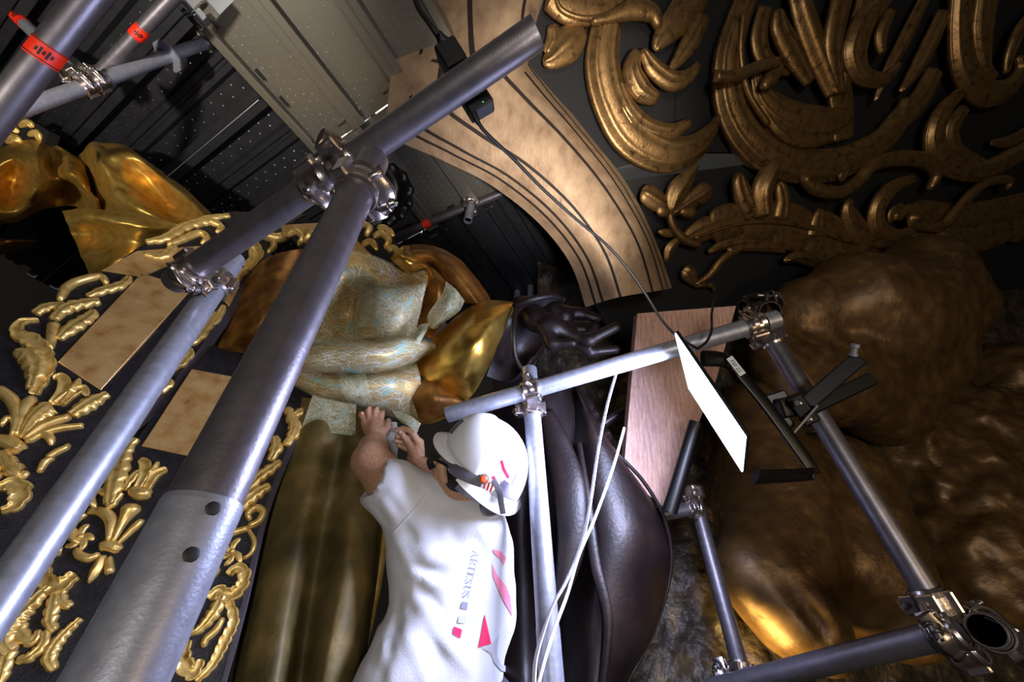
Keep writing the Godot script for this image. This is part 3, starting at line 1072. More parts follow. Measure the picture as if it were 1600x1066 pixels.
	coupler("big blue-tinged coupler in the lower right corner, on the sloping tube", near_on(B, 1458, 940), B[1] - B[0], near_on(H, 1478, 990), H[1] - H[0], 0.0255)
	coupler("big coupler around the end-on tube in the lower right corner", W(1552, 990, 0.83), K[1] - K[0], W(1500, 1010, 0.80), H[1] - H[0], 0.0305)

# ---------------------------------------------------------------- altar frame and its carved ornament
func outline_path(pl: Array, data: Array, lift: float) -> Array:
	var o := []
	for k in range(0, data.size(), 2):
		o.append(on_plane(pl, data[k], data[k + 1], lift))
	return o
func altar() -> void:
	# sloping soffit plane of the altar, facing down towards the platform
	var p1 := W(900, 0, 1.8)
	var p2 := W(900, 450, 2.15)
	var p3 := W(1600, 0, 2.15)
	var n := (p2 - p1).cross(p3 - p1).normalized()
	if n.y > 0: n = -n
	var pl := [n, n.dot(p1 - Vector3(0, EYE, 0))]
	var plb := [n, n.dot(p1 - Vector3(0, EYE, 0)) - 0.05]
	var board := thing("altar_backboard", "black painted backing boards behind the carved gilded scrolls", "altar panel", on_plane(plb, 1250, 250))
	var edges := [[815, -40, 830, 300, 1060, -40, 1052, 237], [1061, -40, 1053, 237, 1301, -40, 1291, 240], [1302, -40, 1292, 240, 1820, -60, 1820, 245], [830, 300.5, 1000, 600, 1290.5, 241, 1290, 520], [1291.5, 241, 1291, 520, 1820, 246, 1820, 520]]
	for e in edges:
		var b := MB.new()
		prism(b, [on_plane(plb, e[0], e[1]), on_plane(plb, e[4], e[5]), on_plane(plb, e[6], e[7]), on_plane(plb, e[2], e[3])], -n * 0.04)
		put(b, "board", M.altar_black, board)
	# curved gilded frame
	var fr := thing("altar_arch", "curved bronze-gilt altar frame with thin dark lines, above the worker", "altar frame", W(900, 250, 1.9))
	var an := net([
		[915, 480, 1.98, 965, 465, 1.87, 1025, 455, 1.92, 1050, 450, 2.1],
		[890, 410, 1.95, 940, 395, 1.85, 1000, 375, 1.88, 1022, 370, 2.08],
		[838, 345, 1.92, 890, 325, 1.83, 950, 290, 1.84, 978, 285, 2.02],
		[765, 288, 1.9, 820, 262, 1.82, 890, 215, 1.80, 918, 208, 1.98],
		[690, 250, 1.88, 745, 215, 1.82, 825, 145, 1.78, 858, 132, 1.95],
		[612, 212, 1.87, 680, 165, 1.82, 790, 100, 1.76, 832, 88, 1.93],
		[606, 160, 1.86, 680, 115, 1.82, 795, 55, 1.74, 846, 45, 1.90],
		[616, 100, 1.85, 690, 60, 1.80, 800, 15, 1.72, 862, 0, 1.87],
		[640, 40, 1.85, 700, 10, 1.78, 810, -25, 1.72, 880, -45, 1.85],
		[660, -30, 1.85, 710, -40, 1.78, 820, -60, 1.7, 890, -80, 1.82]])
	var b := MB.new()
	patch(b, an, 18, 60, 0.07)
	put(b, "frame_moulding", M.bronzed_paint, fr)
	for l in [[0.13, 0.0, 0.62], [0.2, 0.0, 0.64], [0.36, 0.0, 0.68], [0.63, 0.0, 0.53], [0.77, 0.0, 0.50], [0.87, 0.0, 0.53]]:
		b = MB.new()
		var rows := []
		for k in 61:
			var v: float = lerpf(l[1], l[2], k / 60.0)
			var row := PackedVector3Array()
			for s in [-1.0, 0.0, 1.0]:
				var p := net_w(an, l[0] + s * 0.011, v)
				row.append(p + (Vector3(0, EYE, 0) - p).normalized() * (0.0022 + 0.0012 * (1.0 - absf(s))))
			rows.append(row)
		sheet(b, rows)
		put(b, "incised_line", M.inlay_line, fr)
	for l in [[0.3, 0.72, 0.62, 0.58], [0.42, 0.98, 0.5, 0.66], [0.72, 0.98, 0.76, 0.62], [0.2, 0.98, 0.22, 0.76]]:
		b = MB.new()
		var rows := []
		for k in 25:
			var row := PackedVector3Array()
			for s in [-1.0, 0.0, 1.0]:
				var p := net_w(an, lerpf(l[0], l[2], k / 24.0) + s * 0.011, lerpf(l[1], l[3], k / 24.0))
				row.append(p + (Vector3(0, EYE, 0) - p).normalized() * 0.003)
			rows.append(row)
		sheet(b, rows)
		put(b, "incised_line", M.inlay_line, fr)
	# dark upper return of the altar frame
	var up := thing("altar_cornice", "dark brown upper return of the altar frame cutting off the lit decks", "altar frame", W(600, 30, 1.95))
	b = MB.new()
	prism(b, [W(405, -60, 2.1), W(422, -6, 2.07), W(520, 48, 2.02), W(614, 98, 1.97), W(616, 150, 1.95), W(740, 60, 1.95), W(740, -80, 1.95)], cdir(0.02, 0.05, 0.12))
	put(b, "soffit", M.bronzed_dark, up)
	carvings(pl)

func carved(label: String, pl: Array, list: Array, lift := 0.0) -> void:
	var c: Array = list[0][3]
	var t := thing("acanthus_carving", label, "carving", on_plane(pl, c[0], c[1]), "carved gilded acanthus ornament")
	for e in list:
		carve(t, e[0], M.carved_gold, pl, e[1], e[2], e[3], lift + (float(e[4]) if e.size() > 4 else 0.0), 14, float(e[5]) if e.size() > 5 else 0.0)
func carvings(pl: Array) -> void:
	carved("big speckled C-shaped acanthus scroll next to the gilded arch", pl, [
		["scroll_band", 4, 0.75, [948, 36, 24, 941, 100, 28, 954, 160, 29, 985, 212, 31, 1034, 240, 29, 1078, 234, 22, 1107, 208, 13, 1122, 180, 4]],
		["inner_leaf", 1, 0.6, [962, 130, 8, 978, 172, 13, 1005, 200, 15, 1042, 208, 12, 1074, 192, 6], 0.03],
		["curl", 1, 0.9, [990, 84, 8, 982, 115, 15, 996, 145, 17, 1022, 160, 9], 0.035],
		["curl", 2, 0.8, [996, 84, 6, 1014, 112, 14, 1044, 132, 15, 1070, 122, 10, 1082, 104, 5], 0.045],
		["leaf_lobe", 2, 0.5, [1088, -14, 24, 1058, 30, 24, 1030, 62, 16, 1018, 84, 5], 0.03],
		["leaf_lobe", 2, 0.6, [1092, 30, 12, 1072, 70, 15, 1050, 102, 9, 1038, 116, 3], 0.04],
		["rolled_top", 0, 0.8, [1022, 52, 6, 1014, 30, 12, 985, 22, 15, 950, 34, 9, 918, 42, 5], 0.04]])
	carved("folded speckled leaf at the top, beside the open end of the slanting tube", pl, [
		["leaf_blade", 0, 0.45, [858, -12, 24, 890, 6, 30, 930, 8, 26, 972, -8, 14]],
		["rolled_rim", 0, 1.0, [864, -6, 3, 872, 18, 4, 896, 31, 4, 925, 33, 4, 962, 22, 3], 0.03],
		["leaf_lobe", 5, 0.5, [912, 44, 12, 888, 68, 26, 862, 92, 16, 848, 98, 5]],
		["leaf_lobe", 5, 0.4, [862, 38, 8, 866, 60, 13, 854, 84, 8]]])
	carved("largest C-shaped acanthus scroll, sweeping across the middle of the dark board", pl, [
		["scroll_band", 4, 0.8, [1172, -20, 16, 1150, 40, 20, 1135, 100, 23, 1142, 170, 26, 1178, 226, 28, 1232, 256, 27, 1300, 258, 25, 1360, 232, 22, 1400, 196, 17, 1414, 152, 7]],
		["scroll_rib", 0, 0.9, [1150, 30, 4, 1146, 90, 5, 1158, 150, 5, 1190, 200, 5], 0.05],
		["inner_leaf", 4, 0.6, [1172, 120, 8, 1188, 158, 18, 1224, 186, 24, 1275, 196, 24, 1318, 184, 12], 0.03],
		["inner_leaf", 1, 0.6, [1180, 165, 5, 1210, 205, 11, 1250, 220, 13, 1292, 218, 6], 0.035],
		["tendril", 0, 0.9, [1096, 130, 9, 1128, 130, 9, 1162, 116, 8, 1196, 108, 7], 0.09],
		["tendril_bud", 0, 0.8, [1200, 118, 4, 1182, 134, 11, 1168, 150, 6], 0.09]])
	carved("fan of upright gilded leaves rising from inside the largest scroll", pl, [
		["leaf", 5, 0.5, [1296, 150, 14, 1272, 90, 20, 1250, 30, 20, 1232, -30, 14], 0.03],
		["leaf", 2, 0.6, [1300, 150, 10, 1290, 80, 16, 1300, 20, 18, 1316, -30, 14], 0.04],
		["leaf_lobe", 2, 0.6, [1258, 134, 10, 1234, 92, 17, 1212, 50, 16, 1208, 20, 8], 0.03],
		["leaf_lobe", 2, 0.5, [1240, 110, 8, 1200, 98, 14, 1186, 60, 15, 1196, 10, 12]],
		["leaf", 1, 0.5, [1312, 150, 10, 1322, 80, 14, 1338, 20, 12, 1345, -20, 8], 0.02],
		["stem", 6, 0.5, [1316, 220, 18, 1314, 170, 20, 1308, 130, 22]]])
	carved("curled leaf just right of the upright fan of leaves", pl, [
		["scroll_band", 4, 0.8, [1372, 4, 12, 1338, 40, 19, 1322, 86, 21, 1334, 122, 14, 1368, 128, 10, 1392, 104, 4], 0.04],
		["inner_leaf", 1, 0.7, [1376, 24, 8, 1360, 62, 11, 1362, 92, 6], 0.05]])
	carved("two straight slanting reed leaves between the curled leaf and the tall loop", pl, [
		["reed", 5, 0.6, [1442, -6, 9, 1410, 60, 12, 1382, 112, 9, 1361, 160, 3], 0.02],
		["reed", 5, 0.6, [1470, 20, 12, 1440, 86, 15, 1415, 126, 9, 1400, 146, 4], 0.02],
		["reed", 1, 0.6, [1460, 110, 16, 1436, 156, 18, 1400, 190, 18, 1372, 214, 10]]])
	carved("tall U-shaped gilded loop in the upper right corner", pl, [
		["scroll_band", 4, 0.8, [1490, -30, 16, 1486, 50, 18, 1494, 110, 20, 1524, 148, 20, 1562, 142, 16, 1582, 112, 9, 1578, 92, 5], 0.03],
		["inner_leaf", 1, 0.8, [1518, -30, 10, 1508, 50, 12, 1516, 104, 10, 1536, 128, 6], 0.05],
		["inner_leaf", 2, 0.8, [1556, 120, 5, 1562, 90, 9, 1580, 50, 11, 1610, 20, 10], 0.04],
		["leaf_lobe", 2, 0.6, [1532, 108, 6, 1530, 60, 11, 1536, 0, 14], 0.03]])
	carved("gilded C-scroll below the tall loop on the right edge", pl, [
		["scroll_band", 4, 0.9, [1490, 146, 8, 1458, 182, 14, 1448, 226, 17, 1476, 260, 17, 1524, 268, 16, 1572, 246, 15, 1620, 220, 12], 0.03],
		["inner_leaf", 1, 0.7, [1500, 170, 10, 1478, 205, 14, 1490, 236, 10, 1532, 256, 5], 0.02],
		["inner_leaf", 2, 0.6, [1540, 224, 4, 1570, 222, 9, 1610, 200, 10], 0.02]])
	carved("thin gilded vine curling under the largest scroll", pl, [
		["vine", 0, 0.9, [1246, 276, 8, 1266, 296, 10, 1302, 301, 10, 1332, 284, 10, 1356, 258, 11, 1400, 249, 12, 1438, 254, 11, 1452, 274, 9, 1440, 298, 5], 0.03],
		["vine_leaf", 2, 0.7, [1330, 256, 4, 1310, 268, 10, 1308, 284, 5], 0.03]])
	carved("S-shaped gilded tendril over the long swept leaf", pl, [
		["tendril", 0, 0.9, [1408, 334, 5, 1406, 346, 7, 1422, 354, 7, 1452, 353, 8, 1473, 332, 9, 1497, 305, 8, 1522, 287, 7, 1554, 283, 6, 1552, 298, 3], 0.06],
		["bead", 0, 0.9, [1446, 372, 7, 1457, 371, 12, 1470, 370, 6], 0.05],
		["bead", 0, 0.9, [1402, 340, 5, 1411, 342, 8, 1418, 344, 4], 0.07]])
	carved("crook-shaped gilded curl at the root of the long leaf", pl, [
		["curl_band", 4, 0.9, [1416, 280, 6, 1380, 296, 12, 1358, 326, 14, 1360, 356, 14, 1386, 370, 12, 1414, 358, 8, 1412, 338, 4], 0.04],
		["inner_leaf", 2, 0.7, [1380, 350, 4, 1382, 332, 7, 1400, 322, 5], 0.04]])
	carved("long swept gilded acanthus leaf with scalloped lobes, above the round cloud", pl, [
		["leaf_blade", 2, 0.4, [1062, 378, 6, 1104, 356, 21, 1172, 342, 29, 1248, 360, 32, 1330, 384, 34, 1416, 392, 28, 1520, 372, 22, 1620, 350, 18], 0.01, 11],
		["leaf_lobe", 2, 0.7, [1172, 338, 15, 1157, 312, 16, 1149, 284, 12, 1152, 272, 5], 0.03],
		["leaf_lobe", 5, 0.7, [1184, 340, 15, 1182, 300, 19, 1196, 268, 15, 1208, 248, 5], 0.045],
		["leaf_lobe", 2, 0.7, [1212, 345, 15, 1216, 316, 13, 1212, 294, 10, 1208, 286, 4], 0.03],
		["leaf_lobe", 2, 0.6, [1266, 372, 18, 1270, 345, 13, 1274, 326, 6], 0.03],
		["leaf_lobe", 4, 0.7, [1348, 386, 18, 1326, 352, 17, 1316, 326, 11, 1322, 312, 5], 0.03],
		["leaf_lobe", 5, 0.7, [1310, 392, 18, 1274, 404, 14, 1240, 400, 10, 1218, 408, 4], 0.03],
		["leaf_lobe", 5, 0.8, [1330, 400, 14, 1288, 418, 14, 1262, 434, 11, 1238, 446, 4], 0.035],
		["leaf_lobe", 1, 0.6, [1190, 372, 12, 1140, 378, 10, 1106, 394, 4], 0.0],
		["leaf_lobe", 1, 0.6, [1230, 384, 12, 1170, 384, 9, 1136, 392, 4], 0.0],
		["leaf_rib", 0, 0.8, [1078, 372, 2, 1150, 350, 3, 1230, 350, 4, 1330, 378, 5, 1420, 388, 5], 0.045],
		["trailing_stem", 0, 0.8, [1160, 386, 6, 1130, 404, 7, 1108, 430, 6, 1084, 446, 3]],
		["swept_blade", 1, 0.5, [1390, 340, 6, 1430, 330, 16, 1500, 338, 20, 1600, 320, 20, 1660, 300, 14], 0.01]])
	carved("small three-lobed speckled flower beside the arch", pl, [
		["petal", 5, 0.5, [1042, 334, 6, 1026, 318, 15, 1006, 304, 15, 998, 300, 8], 0.03],
		["petal", 5, 0.5, [1042, 332, 7, 1052, 304, 18, 1068, 280, 13, 1084, 258, 4], 0.035],
		["petal", 5, 0.5, [1046, 334, 6, 1072, 316, 12, 1094, 302, 16, 1106, 294, 10], 0.03],
		["petal", 0, 0.5, [1040, 336, 5, 1028, 330, 9, 1020, 328, 6], 0.04],
		["petal", 0, 0.5, [1056, 330, 5, 1072, 332, 9, 1082, 328, 6], 0.03],
		["stem", 0, 0.8, [1042, 332, 5, 1046, 352, 6, 1062, 372, 7, 1090, 384, 5], 0.03],
		["stem_leaf", 5, 0.5, [1062, 370, 4, 1044, 388, 9, 1038, 410, 4], 0.02],
		["stem_leaf", 2, 0.5, [1054, 366, 4, 1038, 364, 7, 1026, 362, 3], 0.02]])
	carved("dim dangling bud under the trailing stem of the long leaf", pl, [
		["bud", 2, 0.6, [1086, 446, 4, 1078, 430, 13, 1068, 420, 10], 0.0],
		["bud_stem", 0, 0.8, [1086, 446, 4, 1112, 446, 4, 1116, 456, 2], 0.0]])

# ---------------------------------------------------------------- gilded statue
func stole(parent: Node3D, called: String, pl: Array, rows: Array, edge: Array) -> MeshInstance3D:
	var b := MB.new()
	var r3 := []
	for r in rows:
		var l := []
		for k in 7:
			var t := k / 6.0
			var px := lerpf(r[0], r[2], t)
			var py := lerpf(r[1], r[3], t)
			l.append(Vector3(px, py, pz(pl, px, py)))
		r3.append(l)
	patch(b, r3, 12, 30, 0.03)
	var o := put(b, called, M.stole_cloth, parent)
	if edge.size():
		carve(o, "raised_border", M.stole_edge, pl, 6, 0.4, edge, 0.002, 8)
	return o
func slab(parent: Node3D, called: String, m: Material, pl: Array, q: Array, h: float) -> void:
	var b := MB.new()
	var f := []
	for k in range(0, q.size(), 2):
		f.append(on_plane(pl, q[k], q[k + 1], h))
	var mid := Vector3.ZERO
	for p in f: mid += p
	mid /= f.size()
	var top := []
	for p in f: top.append(mid + (p - mid) * 0.985)
	flat_poly(b, top, pl[0] if (pl[0] as Vector3).dot(ray(q[0], q[1])) < 0 else -pl[0])
	var nn: Vector3 = pl[0] if (pl[0] as Vector3).dot(ray(q[0], q[1])) < 0 else -pl[0]
	for k in f.size():
		var a: Vector3 = f[k]
		var c: Vector3 = f[(k + 1) % f.size()]
		var out := ((a + c) / 2 - mid).normalized()
		flat_poly(b, [top[k], top[(k + 1) % f.size()], c - nn * 0.002, a - nn * 0.002], (out + nn).normalized())
		flat_poly(b, [a - nn * 0.002, c - nn * 0.002, c - nn * (h + 0.004), a - nn * (h + 0.004)], out)
	put(b, called, m, parent)
func star(parent: Node3D, pl: Array, c: Array, tips: Array) -> void:
	for t in tips:
		var mx: float = (c[0] + t[0]) / 2.0 + (t[1] - c[1]) * 0.18
		var my: float = (c[1] + t[1]) / 2.0 - (t[0] - c[0]) * 0.18
		carve(parent, "petal", M.relief_gold, pl, 2, 0.9, [c[0], c[1], 2, mx, my, 5, t[0], t[1], 2.5], 0.002)
	var b := MB.new()
	var nn: Vector3 = pl[0] if (pl[0] as Vector3).dot(ray(c[0], c[1])) < 0 else -pl[0]
	boss(b, on_plane(pl, c[0], c[1], 0.002), nn, 0.0075, 0.008)
	put(b, "flower_centre", M.relief_gold, parent)
func statue() -> void:
	var st := thing("gilded_statue", "large gilded statue in black and gold stoles and gold drapery, being restored", "statue", Vector3(-0.6, 0, -1.1))
	var n1 := Vector3(0.45, 0, 0.9)
	var n2 := Vector3(0.3, 0, 0.95)
	var s1 := plane_at(130, 600, 1.15, n1)
	var s2 := plane_at(330, 720, 1.14, n2)
	var a := stole(st, "wide_stole", s1, [[-330, 950, 0, 1250], [-180, 760, -20, 960], [-90, 640, 95, 812], [-20, 545, 185, 690], [53, 487, 250, 640], [160, 426, 345, 510], [228, 380, 412, 405], [300, 348, 455, 350], [360, 330, 480, 335]], [120, 780, 10, 186, 690, 9, 244, 640, 8, 300, 572, 7, 352, 500, 7, 420, 396, 6])
	var P := func(o: MeshInstance3D, pl: Array, list: Array) -> void:
		for e in list:
			var thin := []
			for k in e[3].size():
				thin.append(e[3][k] * 0.92 if k % 3 == 2 else e[3][k])
			var run := 0.0
			for k in range(3, e[3].size(), 3):
				run += Vector2(e[3][k] - e[3][k - 3], e[3][k + 1] - e[3][k - 2]).length()
			var leafy: bool = e[0] in ["leaf", "leaf_scroll", "hanging_leaf", "palm_leaf"]
			carve(o, e[0], M.relief_gold, pl, 2 if e[1] == 0 and leafy else e[1], e[2] * 1.4, thin, 0.003, 12, maxf(2.0, round(run / 15.0)) if leafy else 0.0)
	P.call(a, s1, [
		["leaf_scroll", 3, 1.0, [54, 618, 6, 74, 580, 10, 68, 552, 11, 48, 533, 12, 28, 524, 8, 34, 506, 6, 62, 502, 3]],
		["leaf_scroll", 0, 1.1, [50, 610, 6, 60, 578, 15, 48, 558, 15, 24, 553, 6]],
		["stalk", 0, 0.9, [80, 548, 4, 82, 526, 7, 86, 506, 8]],
		["leaf", 2, 0.9, [84, 502, 6, 104, 484, 11, 134, 476, 10, 158, 472, 6]],
		["leaf", 2, 0.9, [92, 532, 5, 114, 514, 11, 142, 496, 9, 146, 486, 4], 3.0],
		["curl", 0, 0.9, [94, 472, 5, 104, 452, 7, 126, 440, 7, 158, 434, 6, 168, 446, 4]],
		["leaf", 2, 0.9, [136, 465, 4, 160, 456, 8, 192, 446, 8, 203, 433, 4], 2.0],
		["leaf", 2, 0.9, [54, 492, 6, 74, 482, 9, 104, 476, 4], 2.0],
		["tulip_arm", 3, 0.9, [86, 634, 9, 100, 614, 9, 102, 598, 8, 94, 589, 6, 85, 594, 3]],
		["tulip_arm", 3, 0.9, [92, 634, 9, 112, 618, 8, 130, 609, 7, 137, 620, 4]],
		["tulip_petal", 5, 0.8, [108, 616, 8, 118, 604, 8, 125, 592, 2]],
		["bud_stalk", 0, 0.9, [26, 684, 4, 38, 646, 9, 48, 628, 9, 51, 620, 4]],
		["palm_leaf", 4, 0.8, [34, 686, 4, 54, 658, 12, 76, 640, 15, 84, 636, 6]],
		["bud_stalk", 0, 0.9, [38, 688, 4, 70, 666, 8, 104, 654, 7, 111, 651, 4]],
		["leaf", 2, 0.9, [112, 651, 8, 140, 633, 13, 170, 616, 6], 1.0],
		["stalk", 0, 0.9, [44, 692, 4, 84, 673, 6, 132, 666, 5]],
		["stalk", 0, 0.9, [20, 684, 4, 29, 656, 8, 21, 628, 9, -4, 608, 8]],
		["curl", 0, 0.9, [40, 692, 4, 68, 680, 6, 80, 687, 6, 80, 697, 3]],
		["curl", 0, 0.9, [2, 668, 3, 12, 655, 6, 26, 658, 4]],
		["tie", 1, 1.0, [-14, 690, 10, 14, 692, 11, 36, 706, 9]],
		["hanging_leaf", 4, 0.9, [4, 706, 8, 18, 730, 11, 34, 742, 10, 42, 736, 4]],
		["hanging_leaf", 2, 0.9, [-2, 706, 7, -8, 740, 10, -14, 770, 4]],
		["leaf_scroll", 3, 0.9, [2, 800, 5, 26, 790, 11, 34, 768, 13, 16, 758, 11, -4, 766, 6]],
		["curl", 0, 0.9, [74, 718, 5, 88, 708, 6, 104, 700, 5, 108, 694, 3]],
		["curl", 0, 0.9, [62, 740, 4, 72, 722, 6, 86, 716, 4]],
		["leaf_scroll", 0, 0.9, [282, 544, 4, 308, 531, 8, 324, 512, 8, 340, 490, 6]],
		["leaf_scroll", 3, 0.9, [264, 580, 5, 282, 566, 11, 292, 552, 10, 276, 556, 5]],
		["leaf_scroll", 0, 0.9, [224, 636, 4, 244, 614, 9, 262, 604, 9, 266, 594, 4]],
		["leaf_scroll", 3, 0.9, [188, 684, 4, 204, 672, 9, 212, 658, 8, 200, 656, 4]],
		["leaf_scroll", 0, 0.9, [320, 520, 4, 340, 498, 7, 350, 478, 4]],
		["leaf_scroll", 3, 1.0, [372, 378, 6, 396, 388, 10, 400, 404, 10, 386, 422, 6]],
		["curl", 0, 1.0, [404, 356, 6, 414, 370, 8, 434, 374, 8, 450, 366, 7]],
		["curl", 0, 1.0, [420, 360, 4, 428, 384, 5, 418, 396, 3]],
		["curl", 0, 1.0, [368, 446, 5, 374, 430, 7, 388, 424, 5]],
		["leaf_scroll", 2, 1.0, [228, 380, 4, 260, 374, 8, 292, 356, 9, 326, 348, 7, 346, 356, 5, 338, 365, 3]],
		["curl", 0, 1.0, [262, 386, 4, 286, 376, 6, 312, 366, 6, 324, 374, 5, 314, 382, 3]],
		["curl", 0, 1.0, [334, 380, 4, 350, 372, 5, 362, 360, 4]],
		["leaf_scroll", 0, 1.0, [226, 398, 4, 250, 404, 6, 268, 394, 8, 272, 384, 4]],
		["leaf_scroll", 2, 1.0, [290, 356, 4, 320, 344, 6, 360, 338, 4]],
	])
	slab(a, "gilded_panel", M.pale_gold, s1, [91, 567, 158, 611, 300, 452, 222, 428], 0.006)
	slab(a, "gilded_panel", M.pale_gold, s1, [160, 424, 222, 434, 336, 384, 214, 394], 0.006)
	slab(a, "gilded_panel", M.pale_gold, s1, [350, 470, 358, 480, 374, 450, 366, 444], 0.006)
	var c := stole(st, "narrow_stole", s2, [[-160, 1230, 330, 1240], [-40, 1060, 352, 1080], [40, 935, 378, 960], [118, 832, 415, 805], [205, 700, 445, 720], [270, 610, 478, 650], [330, 540, 500, 590]], [340, 1100, 5, 378, 962, 5, 414, 808, 5, 452, 706, 5, 480, 640, 4])
	P.call(c, s2, [
		["tulip_arm", 3, 0.9, [346, 790, 8, 360, 764, 8, 374, 744, 7, 384, 750, 4]],
		["tulip_petal", 5, 0.9, [346, 780, 8, 356, 756, 9, 366, 738, 2]],
		["tulip_base", 0, 0.9, [334, 786, 5, 343, 793, 9, 356, 792, 6]],
		["leaf", 2, 0.9, [364, 808, 7, 382, 788, 11, 404, 770, 11, 424, 759, 5], 3.0],
		["leaf", 2, 0.9, [382, 774, 4, 404, 748, 10, 426, 732, 9, 440, 721, 4], 3.0],
		["leaf", 2, 0.9, [422, 722, 5, 432, 702, 10, 430, 682, 4], 2.0],
		["leaf_scroll", 4, 0.9, [446, 698, 6, 462, 674, 11, 456, 652, 9, 448, 638, 5]],
		["leaf_scroll", 2, 0.9, [452, 656, 5, 468, 646, 8, 476, 640, 4]],
		["bead", 0, 1.0, [353, 817, 3, 357, 817, 5, 361, 817, 3]],
		["curl", 0, 1.0, [386, 824, 5, 404, 816, 6, 412, 801, 6, 401, 794, 6, 388, 804, 5, 392, 814, 4]],
		["bud_stalk", 0, 0.9, [312, 864, 3, 325, 826, 7, 334, 808, 10, 336, 802, 5]],
		["stalk", 0, 0.9, [319, 864, 3, 337, 844, 7, 354, 824, 6]],
		["stalk", 0, 0.9, [323, 866, 3, 352, 839, 6, 388, 826, 5]],
		["stalk", 0, 0.9, [306, 862, 3, 311, 836, 6, 312, 818, 4]],
		["arc", 0, 0.9, [388, 828, 3, 398, 846, 4, 393, 864, 4, 380, 874, 3]],
		["tie", 1, 1.0, [296, 874, 6, 310, 871, 8, 324, 873, 6]],
		["fleur_point", 5, 0.9, [304, 882, 4, 301, 904, 10, 294, 930, 2]],
		["fleur_curl", 0, 0.9, [310, 884, 4, 321, 900, 7, 336, 897, 6, 343, 888, 3]],
		["fleur_curl", 0, 0.9, [300, 884, 4, 288, 895, 5, 281, 900, 3]],
		["fleur_curl", 0, 0.9, [312, 902, 5, 326, 914, 7]],
		["leaf_scroll", 3, 1.0, [358, 900, 6, 368, 889, 7, 382, 894, 9, 379, 915, 10, 361, 931, 11, 340, 926, 10, 328, 938, 7]],
		["leaf", 2, 0.9, [348, 930, 7, 336, 956, 11, 312, 984, 7, 292, 990, 4], 2.0],
		["leaf_scroll", 3, 0.9, [358, 940, 6, 366, 970, 8, 352, 1002, 9, 332, 1040, 7, 306, 1066, 5]],
		["curl", 0, 0.9, [350, 965, 4, 338, 985, 6, 322, 1000, 6, 320, 1012, 4]],
		["leaf_scroll", 3, 0.9, [296, 1000, 4, 288, 1034, 11, 304, 1050, 11, 316, 1030, 5]],
		["leaf", 2, 0.9, [190, 770, 6, 174, 790, 7, 182, 750, 15, 198, 706, 9, 216, 686, 4]],
		["leaf", 2, 0.9, [194, 768, 5, 212, 744, 7, 224, 737, 4]],
		["tulip_arm", 3, 0.9, [216, 768, 8, 227, 746, 8, 228, 726, 8, 218, 719, 4]],
		["tulip_arm", 3, 0.9, [226, 768, 8, 242, 744, 8, 262, 734, 5]],
		["tulip_petal", 5, 0.9, [234, 744, 8, 248, 722, 3]],
		["tulip_base", 0, 0.9, [204, 766, 6, 220, 772, 11, 238, 773, 7]],
		["curl", 0, 0.9, [168, 776, 4, 155, 767, 5, 143, 778, 6, 149, 794, 4]],
		["bead", 0, 1.0, [165, 797, 3, 169, 797, 5, 173, 797, 3]],
		["bud_stalk", 0, 0.9, [177, 850, 4, 194, 816, 7, 206, 796, 14, 210, 788, 6]],
		["stalk", 0, 0.9, [184, 852, 3, 212, 824, 6, 224, 812, 4]],
		["stalk", 0, 0.9, [171, 848, 4, 175, 814, 9, 158, 800, 7, 138, 800, 5]],
		["arc", 0, 0.9, [136, 803, 4, 114, 820, 6, 112, 838, 6, 124, 850, 3]],
		["tie", 1, 1.0, [156, 856, 7, 172, 853, 9, 189, 861, 7]],
		["fleur_point", 5, 0.9, [163, 868, 5, 152, 890, 9, 139, 912, 2]],
		["fleur_curl", 0, 0.9, [158, 866, 5, 141, 873, 7, 124, 867, 6, 121, 857, 4]],
		["fleur_curl", 0, 0.9, [172, 870, 4, 172, 898, 7]],
		["leaf_scroll", 3, 1.0, [98, 862, 6, 80, 867, 8, 70, 888, 9, 74, 908, 10, 95, 916, 13, 120, 898, 9]],
		["leaf_scroll", 2, 0.9, [80, 915, 6, 56, 940, 12, 26, 970, 15, 8, 1000, 16, 20, 1022, 10]],
		["leaf", 2, 0.9, [90, 920, 6, 84, 950, 10, 80, 972, 9, 87, 987, 5]],
		["leaf", 2, 0.9, [100, 918, 6, 97, 938, 8, 112, 949, 5]],
		["leaf_scroll", 0, 0.9, [66, 920, 4, 38, 960, 8, 34, 990, 9, 54, 1002, 8, 62, 984, 4]],
		["leaf_scroll", 0, 0.9, [72, 985, 5, 70, 1006, 8, 50, 1026, 9, 28, 1032, 5]],
		["leaf_scroll", 2, 0.9, [15, 1020, 11, 6, 1050, 10, -4, 1080, 6]],
		["leaf", 2, 0.9, [128, 966, 5, 96, 998, 9, 79, 1028, 10, 87, 1048, 5], 2.0],
		["leaf", 2, 0.9, [262, 952, 4, 268, 970, 8, 276, 978, 4]],
		["leaf_scroll", 3, 0.9, [250, 982, 8, 263, 1010, 10, 250, 1036, 11, 224, 1047, 6]],
	])
	star(c, s2, [363, 862], [[347, 846], [376, 842], [338, 868], [350, 884], [376, 880]])
	star(c, s2, [127, 839], [[140, 820], [113, 823], [102, 854], [128, 860], [147, 844]])
	slab(c, "gilded_panel", M.pale_gold, s2, [222, 698, 402, 736, 454, 606, 300, 578], 0.006)
	# collar band over the shoulder
	var s3 := plane_at(570, 375, 1.72, cdir(-0.1, 0.25, -1))
	var d := stole(st, "collar_band", s3, [[440, 352, 470, 392], [500, 342, 520, 390], [560, 344, 570, 400], [600, 360, 610, 410], [640, 400, 625, 430]], [])
